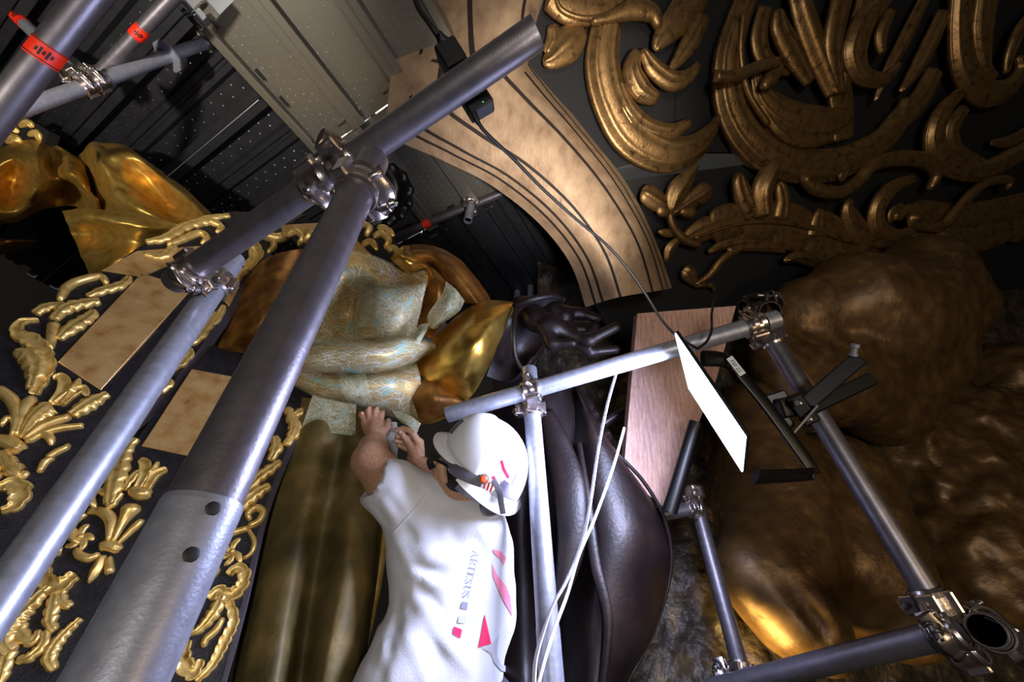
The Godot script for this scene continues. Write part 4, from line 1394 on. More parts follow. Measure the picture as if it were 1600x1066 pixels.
	P.call(d, s3, [
		["curl", 0, 1.0, [532, 380, 4, 544, 366, 6, 556, 372, 5, 550, 384, 3]],
		["curl", 0, 1.0, [548, 362, 4, 562, 352, 6, 578, 356, 6, 572, 370, 4]],
		["curl", 0, 1.0, [584, 372, 4, 596, 366, 6, 608, 376, 6, 602, 390, 4]],
		["leaf", 2, 1.0, [566, 384, 4, 580, 378, 6, 590, 392, 3]],
		["leaf", 2, 1.0, [590, 356, 4, 604, 358, 6, 616, 370, 3]],
		["leaf", 2, 1.0, [606, 394, 4, 616, 388, 6, 626, 402, 3]],
		["curl", 0, 1.0, [450, 370, 4, 462, 362, 6, 474, 372, 5, 466, 384, 3]],
		["curl", 0, 1.0, [476, 380, 4, 488, 366, 6, 500, 374, 4]]])
	slab(d, "gilded_panel", M.pale_gold, s3, [440, 354, 505, 350, 512, 362, 446, 370], 0.012)
	slab(d, "gilded_panel", M.pale_gold, s3, [540, 392, 560, 378, 582, 400, 560, 408], 0.012)
	drapery(st)
	# lower robe, greenish gold with heavy vertical folds
	var rob := net([
		[462, 618, 1.37, 480, 622, 1.32, 512, 625, 1.30, 545, 630, 1.31, 560, 638, 1.31, 592, 650, 1.36, 606, 655, 1.44],
		[425, 750, 1.22, 450, 750, 1.17, 488, 750, 1.15, 522, 750, 1.20, 552, 750, 1.15, 592, 760, 1.20, 604, 770, 1.30],
		[395, 900, 1.08, 418, 900, 1.01, 458, 900, 0.99, 495, 900, 1.06, 535, 900, 0.97, 578, 905, 1.02, 592, 905, 1.14],
		[360, 1080, 0.93, 385, 1080, 0.86, 430, 1080, 0.84, 468, 1080, 0.91, 500, 1080, 0.83, 552, 1080, 0.88, 570, 1080, 1.0],
		[330, 1300, 0.8, 350, 1300, 0.74, 400, 1300, 0.72, 440, 1300, 0.78, 480, 1300, 0.71, 530, 1300, 0.75, 550, 1300, 0.85]])
	var b := MB.new()
	patch(b, rob, 42, 40, 0.03)
	put(b, "robe_skirt", M.dull_robe, st)
	b = MB.new()
	ribbon(b, [], 0, 0.6, [606, 700, 4, 1.36, 604, 800, 6, 1.24, 592, 900, 7, 1.12, 570, 1000, 8, 1.02, 552, 1080, 8, 0.97])
	put(b, "gilded_hem", M.gold_leaf, st)
	# dark sleeve mouth and bronze-black hand
	var sl := net([[800, 478, 1.46, 820, 470, 1.42, 850, 462, 1.44, 885, 466, 1.5], [782, 530, 1.44, 802, 540, 1.5, 820, 545, 1.52, 846, 540, 1.5], [760, 588, 1.4, 785, 596, 1.42, 806, 590, 1.42, 830, 560, 1.46]])
	b = MB.new()
	patch(b, sl, 16, 16, 0.03)
	put(b, "sleeve_lining", M.dark_bronze, st)
	b = MB.new()
	ribbon(b, [], 0, 0.8, [806, 476, 3, 1.4, 802, 520, 4, 1.36, 806, 560, 4, 1.36, 822, 580, 4, 1.36, 838, 562, 3, 1.4])
	ribbon(b, [], 0, 0.8, [800, 480, 4, 1.42, 830, 468, 5, 1.4, 862, 462, 5, 1.42, 880, 470, 4, 1.46])
	put(b, "sleeve_hem", M.dark_bronze, st)
	var hb := []
	var J := func(x0: float, y0: float, z0: float, r0: float, x1: float, y1: float, z1: float, r1: float) -> void:
		hb.append([W(x0, y0, z0), W(x1, y1, z1), r0, r1])
	J.call(816, 482, 1.52, 0.05, 838, 500, 1.43, 0.042)
	J.call(838, 500, 1.43, 0.04, 868, 512, 1.40, 0.034)
	J.call(850, 482, 1.50, 0.03, 882, 494, 1.46, 0.03)
	J.call(858, 505, 1.41, 0.034, 890, 525, 1.41, 0.03)
	J.call(850, 512, 1.39, 0.026, 862, 538, 1.36, 0.020)    # thumb
	J.call(862, 538, 1.36, 0.019, 894, 536, 1.34, 0.017)
	J.call(884, 522, 1.40, 0.022, 920, 532, 1.37, 0.020)    # index, pointing up to the right
	J.call(920, 532, 1.37, 0.020, 962, 511, 1.36, 0.017)
	J.call(892, 528, 1.42, 0.022, 922, 550, 1.41, 0.019)
	J.call(922, 550, 1.41, 0.018, 962, 546, 1.41, 0.015)
	J.call(888, 510, 1.45, 0.022, 912, 516, 1.45, 0.019)
	J.call(912, 516, 1.45, 0.018, 930, 508, 1.46, 0.014)
	J.call(868, 486, 1.48, 0.03, 905, 490, 1.48, 0.02)
	J.call(905, 490, 1.48, 0.02, 934, 497, 1.48, 0.015)
	b = MB.new()
	skin_of(b, field(hb, 0.006, 0.02))
	put(b, "hand", M.dark_bronze, st)
	# far dark head with carved curls behind the double coupler
	var hd := thing("dark_bust", "black glossy carved head with curls behind the double coupler", "statue", W(598, 300, 1.95))
	hb.clear()
	J.call(560, 320, 2.0, 0.1, 600, 300, 2.0, 0.13)
	for k in 13:
		var t := TAU * k / 13.0
		J.call(592 + 42 * cos(t), 304 + 40 * sin(t), 1.93, 0.032, 592 + 50 * cos(t + 0.3), 304 + 48 * sin(t + 0.3), 1.9, 0.02)
	b = MB.new()
	skin_of(b, field(hb, 0.012, 0.025))
	put(b, "head", M.black_plastic, hd)
	# distant ornament on the far left
	var far := plane_at(40, 215, 1.9, cdir(0.2, -0.2, -1))
	var fo := thing("carved_ornament", "small dim black and gold scroll panel under the blue-grey ledger", "carving", W(40, 215, 1.9))
	b = MB.new()
	prism(b, [on_plane(far, -20, 196), on_plane(far, 40, 182), on_plane(far, 76, 205), on_plane(far, 66, 240), on_plane(far, -20, 250)], cdir(0, 0, 0.05))
	put(b, "backing", M.altar_black, fo)
	for e in [[4, 204, 3, 18, 200, 6, 30, 208, 4], [30, 198, 3, 44, 192, 6, 52, 200, 4], [10, 224, 3, 22, 216, 7, 34, 222, 4], [44, 212, 3, 58, 208, 6, 62, 220, 4], [24, 236, 3, 40, 226, 6, 56, 232, 4]]:
		carve(fo, "leaf_scroll", M.relief_gold, far, 2, 0.9, e, 0.002)

func drapery(st: Node3D) -> void:
	var nz := FastNoiseLite.new()
	nz.seed = 4
	nz.frequency = 0.6
	nz.fractal_octaves = 3
	var add := func(called: String, m: Material, rows: Array, du: int, dv: int, amp := 0.006) -> Array:
		var n := net(rows)
		var b := MB.new()
		patch(b, n, du, dv, 0.035, nz, amp)
		put(b, called, m, st)
		return n
	# left: gilded sleeve drapery
	add.call("sleeve_drapery", M.satin_gold, [
		[118, 250, 2.02, 142, 224, 1.92, 165, 225, 1.86, 200, 230, 1.90, 262, 274, 1.9, 300, 305, 1.88, 345, 348, 1.86],
		[126, 256, 1.96, 144, 228, 1.78, 170, 240, 1.74, 212, 246, 1.80, 262, 286, 1.80, 304, 320, 1.77, 341, 355, 1.72],
		[136, 270, 1.98, 150, 250, 1.70, 182, 262, 1.74, 218, 272, 1.84, 254, 306, 1.88, 290, 336, 1.80, 326, 362, 1.68],
		[140, 292, 1.98, 160, 280, 1.72, 190, 290, 1.70, 216, 302, 1.74, 244, 324, 1.78, 270, 344, 1.76, 304, 366, 1.70],
		[142, 318, 1.96, 166, 312, 1.76, 192, 318, 1.66, 214, 326, 1.65, 240, 338, 1.67, 264, 352, 1.70, 290, 370, 1.72],
		[142, 342, 1.96, 170, 345, 1.88, 195, 346, 1.8, 216, 349, 1.78, 240, 354, 1.78, 260, 362, 1.8, 276, 380, 1.82]], 50, 42, 0.012)
	add.call("turned_cuff", M.satin_gold, [
		[97, 330, 1.68, 135, 324, 1.62, 180, 330, 1.60, 230, 338, 1.62, 282, 352, 1.66],
		[104, 344, 1.62, 140, 340, 1.55, 185, 348, 1.54, 232, 356, 1.58, 272, 362, 1.66],
		[114, 368, 1.66, 145, 366, 1.66, 180, 372, 1.62, 215, 378, 1.62, 245, 378, 1.68],
		[128, 398, 1.60, 152, 402, 1.58, 178, 404, 1.56, 200, 400, 1.58, 222, 394, 1.64],
		[140, 432, 1.62, 156, 434, 1.56, 168, 430, 1.56, 180, 424, 1.58, 196, 414, 1.64]], 36, 36, 0.014)
	add.call("shoulder_drapery", M.satin_gold, [
		[-60, 250, 1.9, -10, 228, 1.92, 25, 214, 1.94, 58, 214, 1.94, 88, 226, 1.96, 112, 240, 1.94, 132, 258, 1.9],
		[-60, 280, 1.76, -10, 258, 1.78, 28, 244, 1.80, 56, 246, 1.72, 84, 252, 1.90, 112, 258, 1.80, 136, 276, 1.84],
		[-60, 302, 1.72, -10, 286, 1.80, 28, 278, 1.90, 60, 272, 1.70, 86, 268, 1.84, 110, 272, 1.70, 140, 292, 1.82],
		[-60, 322, 1.74, -10, 312, 1.74, 26, 306, 1.86, 56, 298, 1.62, 84, 286, 1.80, 112, 288, 1.86, 146, 308, 1.72],
		[-60, 340, 1.78, -10, 336, 1.72, 26, 328, 1.78, 58, 312, 1.78, 86, 304, 1.90, 114, 304, 1.92, 150, 322, 1.76],
		[-60, 358, 1.88, -10, 354, 1.84, 28, 346, 1.84, 60, 332, 1.88, 88, 324, 1.94, 114, 322, 1.94, 152, 336, 1.84]], 50, 40, 0.012)
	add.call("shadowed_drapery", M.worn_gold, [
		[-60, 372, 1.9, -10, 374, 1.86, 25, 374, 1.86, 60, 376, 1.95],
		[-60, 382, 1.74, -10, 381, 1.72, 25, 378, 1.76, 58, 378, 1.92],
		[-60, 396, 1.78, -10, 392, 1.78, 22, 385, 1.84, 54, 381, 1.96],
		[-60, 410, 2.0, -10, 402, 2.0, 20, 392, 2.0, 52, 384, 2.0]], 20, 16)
	# middle: big fall of drapery
	var m0 = add.call("left_fold", M.worn_gold, [
		[335, 525, 1.52, 375, 450, 1.58, 415, 405, 1.62, 460, 390, 1.68, 490, 390, 1.78],
		[338, 540, 1.42, 385, 478, 1.46, 425, 440, 1.48, 466, 424, 1.58, 496, 425, 1.74],
		[348, 548, 1.42, 398, 505, 1.40, 440, 480, 1.46, 472, 470, 1.58, 498, 470, 1.74],
		[370, 550, 1.44, 410, 532, 1.42, 450, 524, 1.48, 474, 518, 1.6, 498, 512, 1.74],
		[400, 560, 1.44, 430, 566, 1.38, 460, 560, 1.44, 480, 552, 1.54, 500, 545, 1.7]], 30, 26)
	var m1 = add.call("upper_fall", M.gold_leaf, [
		[470, 404, 1.64, 505, 390, 1.64, 545, 392, 1.64, 590, 404, 1.64, 632, 422, 1.63, 668, 418, 1.62],
		[480, 430, 1.52, 515, 420, 1.52, 555, 424, 1.53, 598, 436, 1.52, 634, 446, 1.50, 668, 440, 1.52],
		[486, 460, 1.46, 520, 453, 1.50, 554, 458, 1.60, 582, 456, 1.45, 628, 466, 1.42, 660, 464, 1.48],
		[484, 492, 1.48, 515, 488, 1.60, 550, 490, 1.68, 573, 480, 1.46, 618, 494, 1.40, 654, 490, 1.47],
		[478, 522, 1.46, 512, 516, 1.56, 548, 513, 1.60, 574, 506, 1.46, 612, 516, 1.40, 650, 516, 1.46],
		[474, 545, 1.38, 510, 538, 1.44, 548, 534, 1.46, 580, 530, 1.40, 614, 534, 1.38, 650, 530, 1.44]], 44, 40)
	var m2 = add.call("rolled_fold", M.gold_leaf, [
		[452, 558, 1.38, 478, 540, 1.37, 530, 532, 1.38, 590, 532, 1.36, 632, 528, 1.37, 676, 536, 1.42],
		[448, 562, 1.31, 480, 545, 1.26, 535, 538, 1.24, 592, 538, 1.24, 636, 534, 1.29, 678, 539, 1.40],
		[447, 569, 1.28, 480, 560, 1.21, 538, 556, 1.19, 595, 556, 1.20, 640, 550, 1.29, 679, 543, 1.40],
		[450, 577, 1.31, 482, 575, 1.26, 540, 576, 1.25, 598, 574, 1.27, 642, 564, 1.36, 676, 547, 1.43],
		[456, 583, 1.40, 486, 586, 1.40, 542, 587, 1.40, 600, 585, 1.42, 640, 572, 1.46, 668, 552, 1.48]], 46, 26)
	var m3 = add.call("lower_fold", M.gold_leaf, [
		[446, 568, 1.42, 482, 582, 1.40, 540, 584, 1.39, 600, 580, 1.39, 650, 566, 1.44],
		[448, 580, 1.33, 486, 593, 1.27, 544, 596, 1.25, 604, 592, 1.27, 654, 582, 1.36],
		[458, 596, 1.32, 494, 610, 1.26, 550, 614, 1.23, 610, 612, 1.26, 656, 604, 1.34],
		[476, 608, 1.36, 508, 624, 1.31, 560, 630, 1.28, 614, 636, 1.30, 656, 634, 1.34],
		[488, 614, 1.42, 516, 630, 1.38, 566, 636, 1.36, 620, 650, 1.36, 658, 662, 1.36]], 44, 26)
	add.call("teardrop_fold", M.burnished_gold, [
		[636, 574, 1.46, 662, 546, 1.5, 698, 508, 1.52, 738, 478, 1.50, 768, 470, 1.50, 800, 472, 1.46],
		[654, 584, 1.38, 685, 556, 1.34, 718, 520, 1.33, 752, 492, 1.36, 778, 476, 1.42, 802, 474, 1.44],
		[672, 596, 1.34, 704, 572, 1.28, 738, 536, 1.25, 766, 502, 1.30, 786, 484, 1.38, 802, 477, 1.42],
		[694, 604, 1.33, 724, 588, 1.28, 754, 552, 1.27, 776, 514, 1.32, 792, 490, 1.38, 803, 480, 1.42],
		[730, 627, 1.33, 746, 606, 1.33, 768, 564, 1.34, 784, 524, 1.38, 796, 496, 1.42, 804, 484, 1.44]], 44, 30)
	add.call("lower_corner", M.worn_gold, [
		[636, 600, 1.36, 672, 592, 1.35, 700, 602, 1.35, 732, 624, 1.36],
		[644, 622, 1.31, 676, 616, 1.28, 700, 620, 1.30, 726, 632, 1.34],
		[652, 644, 1.31, 676, 638, 1.28, 696, 638, 1.30, 716, 640, 1.35],
		[656, 664, 1.35, 672, 662, 1.34, 690, 656, 1.34, 706, 648, 1.37]], 24, 22)
	add.call("upper_right_fold", M.worn_gold, [
		[628, 384, 1.66, 664, 382, 1.66, 706, 396, 1.65, 738, 426, 1.62, 768, 470, 1.58],
		[634, 392, 1.58, 668, 390, 1.56, 700, 408, 1.53, 726, 438, 1.51, 750, 474, 1.50],
		[644, 402, 1.56, 670, 402, 1.55, 692, 420, 1.53, 712, 446, 1.52, 732, 474, 1.52],
		[652, 410, 1.62, 670, 414, 1.62, 686, 430, 1.6, 702, 452, 1.6, 718, 474, 1.58]], 34, 22)
	add.call("curled_edge", M.burnished_gold, [
		[610, 404, 1.62, 616, 394, 1.58, 628, 384, 1.6, 640, 384, 1.64],
		[616, 412, 1.56, 626, 402, 1.50, 640, 396, 1.54, 652, 398, 1.6],
		[624, 420, 1.56, 640, 414, 1.50, 656, 408, 1.54, 668, 412, 1.6],
		[634, 428, 1.6, 650, 424, 1.57, 666, 418, 1.58, 674, 420, 1.62]], 20, 20)
	add.call("deep_fold", M.worn_gold, [
		[656, 408, 1.6, 680, 422, 1.56, 702, 446, 1.58],
		[666, 436, 1.56, 686, 452, 1.52, 702, 470, 1.56],
		[656, 478, 1.54, 676, 490, 1.52, 690, 506, 1.54],
		[642, 512, 1.52, 658, 522, 1.5, 674, 530, 1.52]], 18, 24)
	# facing tissue laid over the flaking gilding
	var sheets := [
		["gauze_sheet", "large translucent facing tissue over the upper fall of drapery, frayed at its top edge", m1, 0.0, 1.0, 0.0, 1.0, 0.008],
		["gauze_sheet", "translucent facing tissue wrapped round the rolled fold of drapery", m2, 0.02, 1.0, 0.05, 0.95, 0.007],
		["gauze_sheet", "translucent facing tissue over the lowest curved fold, just above the hands", m3, 0.0, 1.0, 0.1, 1.0, 0.007],
		["gauze_sheet", "overlapping second layer of tissue on the pale middle of the upper fall", m1, 0.5, 0.98, 0.25, 0.85, 0.012],
		["gauze_sheet", "strip of tissue lapping over the seam in the middle of the lowest fold", m3, 0.45, 0.62, 0.05, 1.02, 0.011]]
	for s in sheets:
		var b := MB.new()
		patch(b, s[2], 30, 24, 0.0, nz, 0.006, s[3], s[4], s[5], s[6], s[7])
		var o := put(b, s[0], M.gauze, null, net_w(s[2], 0.5, 0.5))
		tag(o, s[1], "facing tissue", "sheets of facing tissue")
	var flaps := [
		["dangling torn flap of tissue beside the deep brown fold", [[697, 440, 1.5, 712, 452, 1.47, 726, 470, 1.47], [690, 462, 1.46, 704, 472, 1.42, 718, 486, 1.44], [670, 490, 1.44, 686, 500, 1.41, 700, 500, 1.43], [668, 508, 1.44, 676, 514, 1.42, 684, 510, 1.44]]],
		["small curled flap of tissue at the end of the upper fall", [[648, 520, 1.40, 658, 508, 1.38, 670, 506, 1.38], [640, 536, 1.36, 652, 524, 1.33, 666, 518, 1.34], [630, 545, 1.34, 644, 540, 1.31, 656, 536, 1.32]]],
		["square of tissue hanging down over the robe under the lowest fold", [[489, 616, 1.28, 520, 626, 1.27, 556, 632, 1.26], [480, 645, 1.275, 515, 650, 1.265, 556, 655, 1.265], [470, 672, 1.26, 512, 676, 1.25, 556, 682, 1.25]]],
		["loose tissue corner sticking out to the right above the helmet", [[612, 640, 1.27, 636, 648, 1.25, 658, 662, 1.26], [618, 650, 1.24, 638, 660, 1.23, 655, 668, 1.25], [626, 658, 1.24, 640, 668, 1.23, 652, 678, 1.25]]]]
	for f in flaps:
		var b := MB.new()
		patch(b, net(f[1]), 16, 16, 0.001, nz, 0.006)
		var o := put(b, "gauze_sheet", M.gauze, null, net_w(net(f[1]), 0.5, 0.5))
		tag(o, f[0], "facing tissue", "sheets of facing tissue")

# ---------------------------------------------------------------- dark draped figure on the right of the worker
func dark_gown() -> void:
	var t := thing("dark_figure", "dark bronze draped figure behind the upright and the white strips", "statue", Vector3(0.4, 0, -1.4))
	var g := net([
		[770, 585, 1.62, 815, 590, 1.56, 850, 592, 1.52, 880, 598, 1.52, 902, 606, 1.6],
		[770, 680, 1.56, 810, 690, 1.44, 850, 690, 1.38, 885, 680, 1.44, 915, 668, 1.5],
		[770, 780, 1.46, 812, 800, 1.36, 852, 810, 1.42, 890, 790, 1.40, 930, 770, 1.48],
		[770, 900, 1.34, 815, 920, 1.26, 860, 930, 1.30, 900, 930, 1.22, 935, 930, 1.3],
		[770, 1080, 1.1, 820, 1090, 1.04, 870, 1100, 1.08, 910, 1100, 1.0, 930, 1100, 1.1],
		[770, 1300, 0.95, 820, 1300, 0.9, 870, 1300, 0.92, 910, 1300, 0.86, 925, 1300, 0.95]])
	var b := MB.new()
	patch(b, g, 36, 50, 0.04)
	put(b, "gown", M.dark_bronze, t)
	var h := net([
		[892, 600, 1.58, 900, 605, 1.54, 912, 622, 1.52, 918, 640, 1.56],
		[895, 660, 1.50, 920, 665, 1.40, 950, 690, 1.38, 970, 715, 1.46],
		[890, 740, 1.42, 930, 740, 1.30, 990, 760, 1.30, 1020, 785, 1.42],
		[885, 830, 1.34, 935, 830, 1.20, 1005, 835, 1.20, 1048, 850, 1.36],
		[880, 920, 1.26, 930, 925, 1.12, 1000, 925, 1.14, 1044, 915, 1.30],
		[880, 1000, 1.18, 925, 1005, 1.06, 985, 1010, 1.08, 1018, 1000, 1.22],
		[880, 1090, 1.08, 920, 1100, 0.99, 955, 1100, 1.02, 975, 1090, 1.14],
		[880, 1250, 0.98, 915, 1260, 0.9, 940, 1260, 0.92, 955, 1250, 1.02]])
	b = MB.new()
	patch(b, h, 30, 50, 0.05)
	put(b, "swelling_drape", M.dark_bronze, t)
	b = MB.new()
	ribbon(b, [], 0, 0.5, [852, 640, 10, 1.42, 872, 700, 22, 1.34, 890, 770, 26, 1.24, 892, 850, 22, 1.16, 876, 930, 12, 1.1, 860, 985, 4, 1.08], 0.0, 14)
	put(b, "lapping_fold", M.dark_bronze, t)
	b = MB.new()
	ribbon(b, [], 0, 0.8, [902, 610, 2, 1.5, 925, 660, 3, 1.43, 962, 706, 3, 1.41, 1005, 752, 3, 1.39, 1036, 806, 3, 1.36, 1049, 868, 3, 1.33, 1040, 930, 3, 1.29, 1012, 1006, 3, 1.21, 972, 1080, 3, 1.13])
	put(b, "drape_edge", M.dark_bronze, t)
	b = MB.new()
	ribbon(b, [], 0, 0.6, [905, 690, 4, 1.40, 918, 790, 8, 1.24, 930, 880, 9, 1.14, 950, 970, 8, 1.06, 940, 1080, 6, 1.0], 0.0, 10)
	put(b, "drape_ridge", M.dark_bronze, t)
	# white paper backing behind the hands
	var pw := thing("paper_strip", "white paper strip tucked beside the hands under the drapery", "paper", W(612, 690, 1.36))
	b = MB.new()
	patch(b, net([[600, 658, 1.36, 620, 660, 1.35], [606, 700, 1.34, 622, 690, 1.33], [612, 740, 1.31, 618, 735, 1.30]]), 6, 12, 0.002)
	put(b, "sheet", M.white_label, pw)

# ---------------------------------------------------------------- gilded clouds and rock on the right
func clouds() -> void:
	var nz := FastNoiseLite.new()
	nz.seed = 21
	nz.frequency = 0.5
	nz.fractal_octaves = 4
	var blob := func(label: String, called: String, cell: float, k: float, amp: float, m: Material, list: Array) -> void:
		var bones := []
		for e in list:
			bones.append([W(e[0], e[1], e[2]), W(e[4], e[5], e[6]), float(e[3]), float(e[7])])
			if e.size() > 8: bones[-1].append(true)
		var t := thing(called, label, "carved cloud", W(list[0][0], list[0][1], list[0][2]), "carved gilded clouds")
		var b := MB.new()
		skin_of(b, field(bones, cell, k, nz, amp))
		put(b, "cloud_body", m, t)
	blob.call("large round gilded cloud at right, under the swept leaf", "gilded_cloud", 0.018, 0.12, 0.007, M.gilt_rock, [
		[1370, 500, 2.05, 0.30, 1400, 490, 2.1, 0.30], [1270, 500, 2.0, 0.16, 1330, 470, 2.0, 0.24], [1215, 560, 1.9, 0.12, 1280, 590, 1.95, 0.20],
		[1240, 610, 1.85, 0.13, 1330, 600, 1.95, 0.2], [1430, 560, 2.1, 0.22, 1380, 640, 2.0, 0.18], [1205, 500, 1.95, 0.07, 1250, 470, 1.98, 0.1], [1440, 430, 2.2, 0.22, 1480, 480, 2.25, 0.2]])
	blob.call("long gilded cloud like a bent knee at lower right, its tip brightly lit", "gilded_cloud", 0.014, 0.1, 0.006, M.gilt_rock, [
		[1180, 650, 1.85, 0.16, 1200, 760, 1.7, 0.20], [1200, 760, 1.7, 0.22, 1215, 870, 1.5, 0.20], [1165, 880, 1.42, 0.085, 1210, 900, 1.42, 0.12],
		[1190, 920, 1.38, 0.11, 1250, 970, 1.32, 0.11], [1250, 970, 1.32, 0.11, 1290, 1010, 1.28, 0.07], [1300, 760, 1.8, 0.24, 1330, 880, 1.6, 0.24], [1330, 900, 1.55, 0.2, 1400, 960, 1.45, 0.15], [1206, 880, 1.28, 0.016, 1290, 985, 1.2, 0.02, true]])
	blob.call("rough gilded rock low on the right edge, glinting gold", "gilded_rock", 0.022, 0.12, 0.05, M.gilt_rock, [
		[1500, 760, 2.1, 0.28, 1600, 700, 2.2, 0.3], [1560, 830, 1.9, 0.26, 1640, 860, 1.9, 0.26], [1480, 860, 1.9, 0.2, 1560, 920, 1.75, 0.2], [1580, 600, 2.4, 0.25, 1660, 640, 2.4, 0.3], [1420, 720, 2.2, 0.22, 1500, 660, 2.25, 0.22]])
	# gilded stucco wall behind everything
	var w := net([
		[840, 400, 2.75, 1000, 400, 2.7, 1200, 420, 2.6, 1400, 400, 2.75, 1700, 380, 2.9],
		[840, 560, 2.5, 1000, 560, 2.4, 1200, 560, 2.3, 1400, 560, 2.45, 1700, 560, 2.6],
		[850, 720, 2.15, 1000, 720, 2.05, 1180, 720, 2.0, 1400, 720, 2.1, 1700, 720, 2.3],
		[880, 900, 1.75, 1020, 900, 1.68, 1180, 900, 1.6, 1400, 900, 1.75, 1700, 900, 1.9],
		[900, 1130, 1.4, 1050, 1130, 1.35, 1200, 1130, 1.3, 1400, 1130, 1.4, 1700, 1130, 1.5]])
	var b := MB.new()
	patch(b, w, 90, 70, 0.05, nz, 0.05)
	var t := thing("stucco_backdrop", "rough gold-brown stucco rockwork seen behind the board and dark figure", "rockwork", W(1100, 900, 1.7))
	put(b, "rock_face", M.gilt_wall, t)

# ---------------------------------------------------------------- board, cables, power supply, plastic strips
func board_and_cables() -> void:
	var pl := plane_at(1040, 600, 1.60, cdir(0.05, 0.3, -1))
	var b := MB.new()
	var f := []
	for q in [[996, 490], [1150, 478], [1120, 590], [1092, 660], [1046, 800], [974, 742]]:
		f.append(on_plane(pl, q[0], q[1]))
	prism(b, f, -(pl[0] as Vector3) * 0.045)
	var o := put(b, "pine_board", M.pine, null, on_plane(pl, 1020, 780))
	tag(o, "pale pinkish pine board standing upright behind the lamp", "board")
	var wire := func(called: String, label: String, cat: String, pts: Array, r: float, m: Material, flat := 1.0) -> MeshInstance3D:
		var p := []
		for k in range(0, pts.size(), 3):
			p.append(W(pts[k], pts[k + 1], pts[k + 2]))
		var bb := MB.new()
		sweep(bb, curve(p, 8), [r], 10, flat)
		var oo := put(bb, called, m, null, p[-1])
		tag(oo, label, cat)
		return oo
	wire.call("power_cable", "thin black cable sagging from the power adapter to the lamp", "cable", [744, 184, 0.64, 758, 206, 0.66, 800, 246, 0.72, 850, 297, 0.78, 902, 344, 0.84, 948, 383, 0.9, 985, 425, 0.93, 1012, 465, 0.94, 1034, 500, 0.94, 1056, 524, 0.93, 1078, 538, 0.92, 1090, 545, 0.93], 0.0032, M.black_rubber)
	wire.call("loose_cable", "short black wire looping over the bright ledger above the lamp", "cable", [1118, 462, 1.3, 1112, 490, 1.05, 1112, 515, 1.02, 1104, 534, 0.98, 1090, 545, 0.93], 0.0032, M.black_rubber)
	wire.call("supply_cable", "black mains cable coming down from above to the power adapter", "cable", [645, -12, 0.64, 655, 14, 0.63, 672, 38, 0.62, 684, 56, 0.62], 0.0045, M.black_rubber)
	var ps := thing("power_adapter", "black power adapter with a green light tied under the slanting tube", "power adapter", W(740, 145, 0.66))
	var x := cdir(0.86, 0.5, 0.0)
	var y := cdir(-0.5, 0.86, 0.1)
	var z := x.cross(y).normalized()
	b = MB.new()
	box(b, W(728, 132, 0.66), x * 0.022, y * 0.058, z * 0.016, 0.003)
	put(b, "case", M.black_plastic, ps)
	b = MB.new()
	boss(b, W(755, 161, 0.64), (Vector3(0, EYE, 0) - W(755, 161, 0.64)).normalized(), 0.0022, 0.001)
	put(b, "power_light", M.green_led, ps)
	b = MB.new()
	sweep(b, [W(740, 176, 0.645), W(744, 186, 0.642), W(748, 194, 0.645)], [0.0055, 0.0045, 0.0035], 10)
	put(b, "strain_relief", M.black_rubber, ps)
	b = MB.new()
	box(b, W(705, 88, 0.64), x * 0.019, y * 0.022, z * 0.014, 0.004)
	sweep(b, [W(700, 72, 0.64), W(690, 62, 0.635), W(684, 50, 0.63)], [0.012, 0.009, 0.005], 12)
	put(b, "plug", M.black_rubber, ps)
	wire.call("plastic_strip", "white plastic strip hanging from the bright ledger, straighter one", "strip", [962, 585, 1.14, 948, 636, 1.12, 935, 700, 1.08, 920, 800, 0.98, 905, 860, 0.93, 884, 910, 0.88, 862, 950, 0.84, 845, 1000, 0.80, 836, 1040, 0.77, 834, 1100, 0.73], 0.0098, M.white_strip, 0.35)
	wire.call("plastic_strip", "white plastic strip crossing in front of the bright upright", "strip", [975, 670, 1.10, 958, 730, 1.03, 930, 808, 0.94, 905, 866, 0.88, 886, 930, 0.82, 866, 984, 0.76, 846, 1050, 0.69, 832, 1110, 0.65], 0.010, M.white_strip, 0.35)

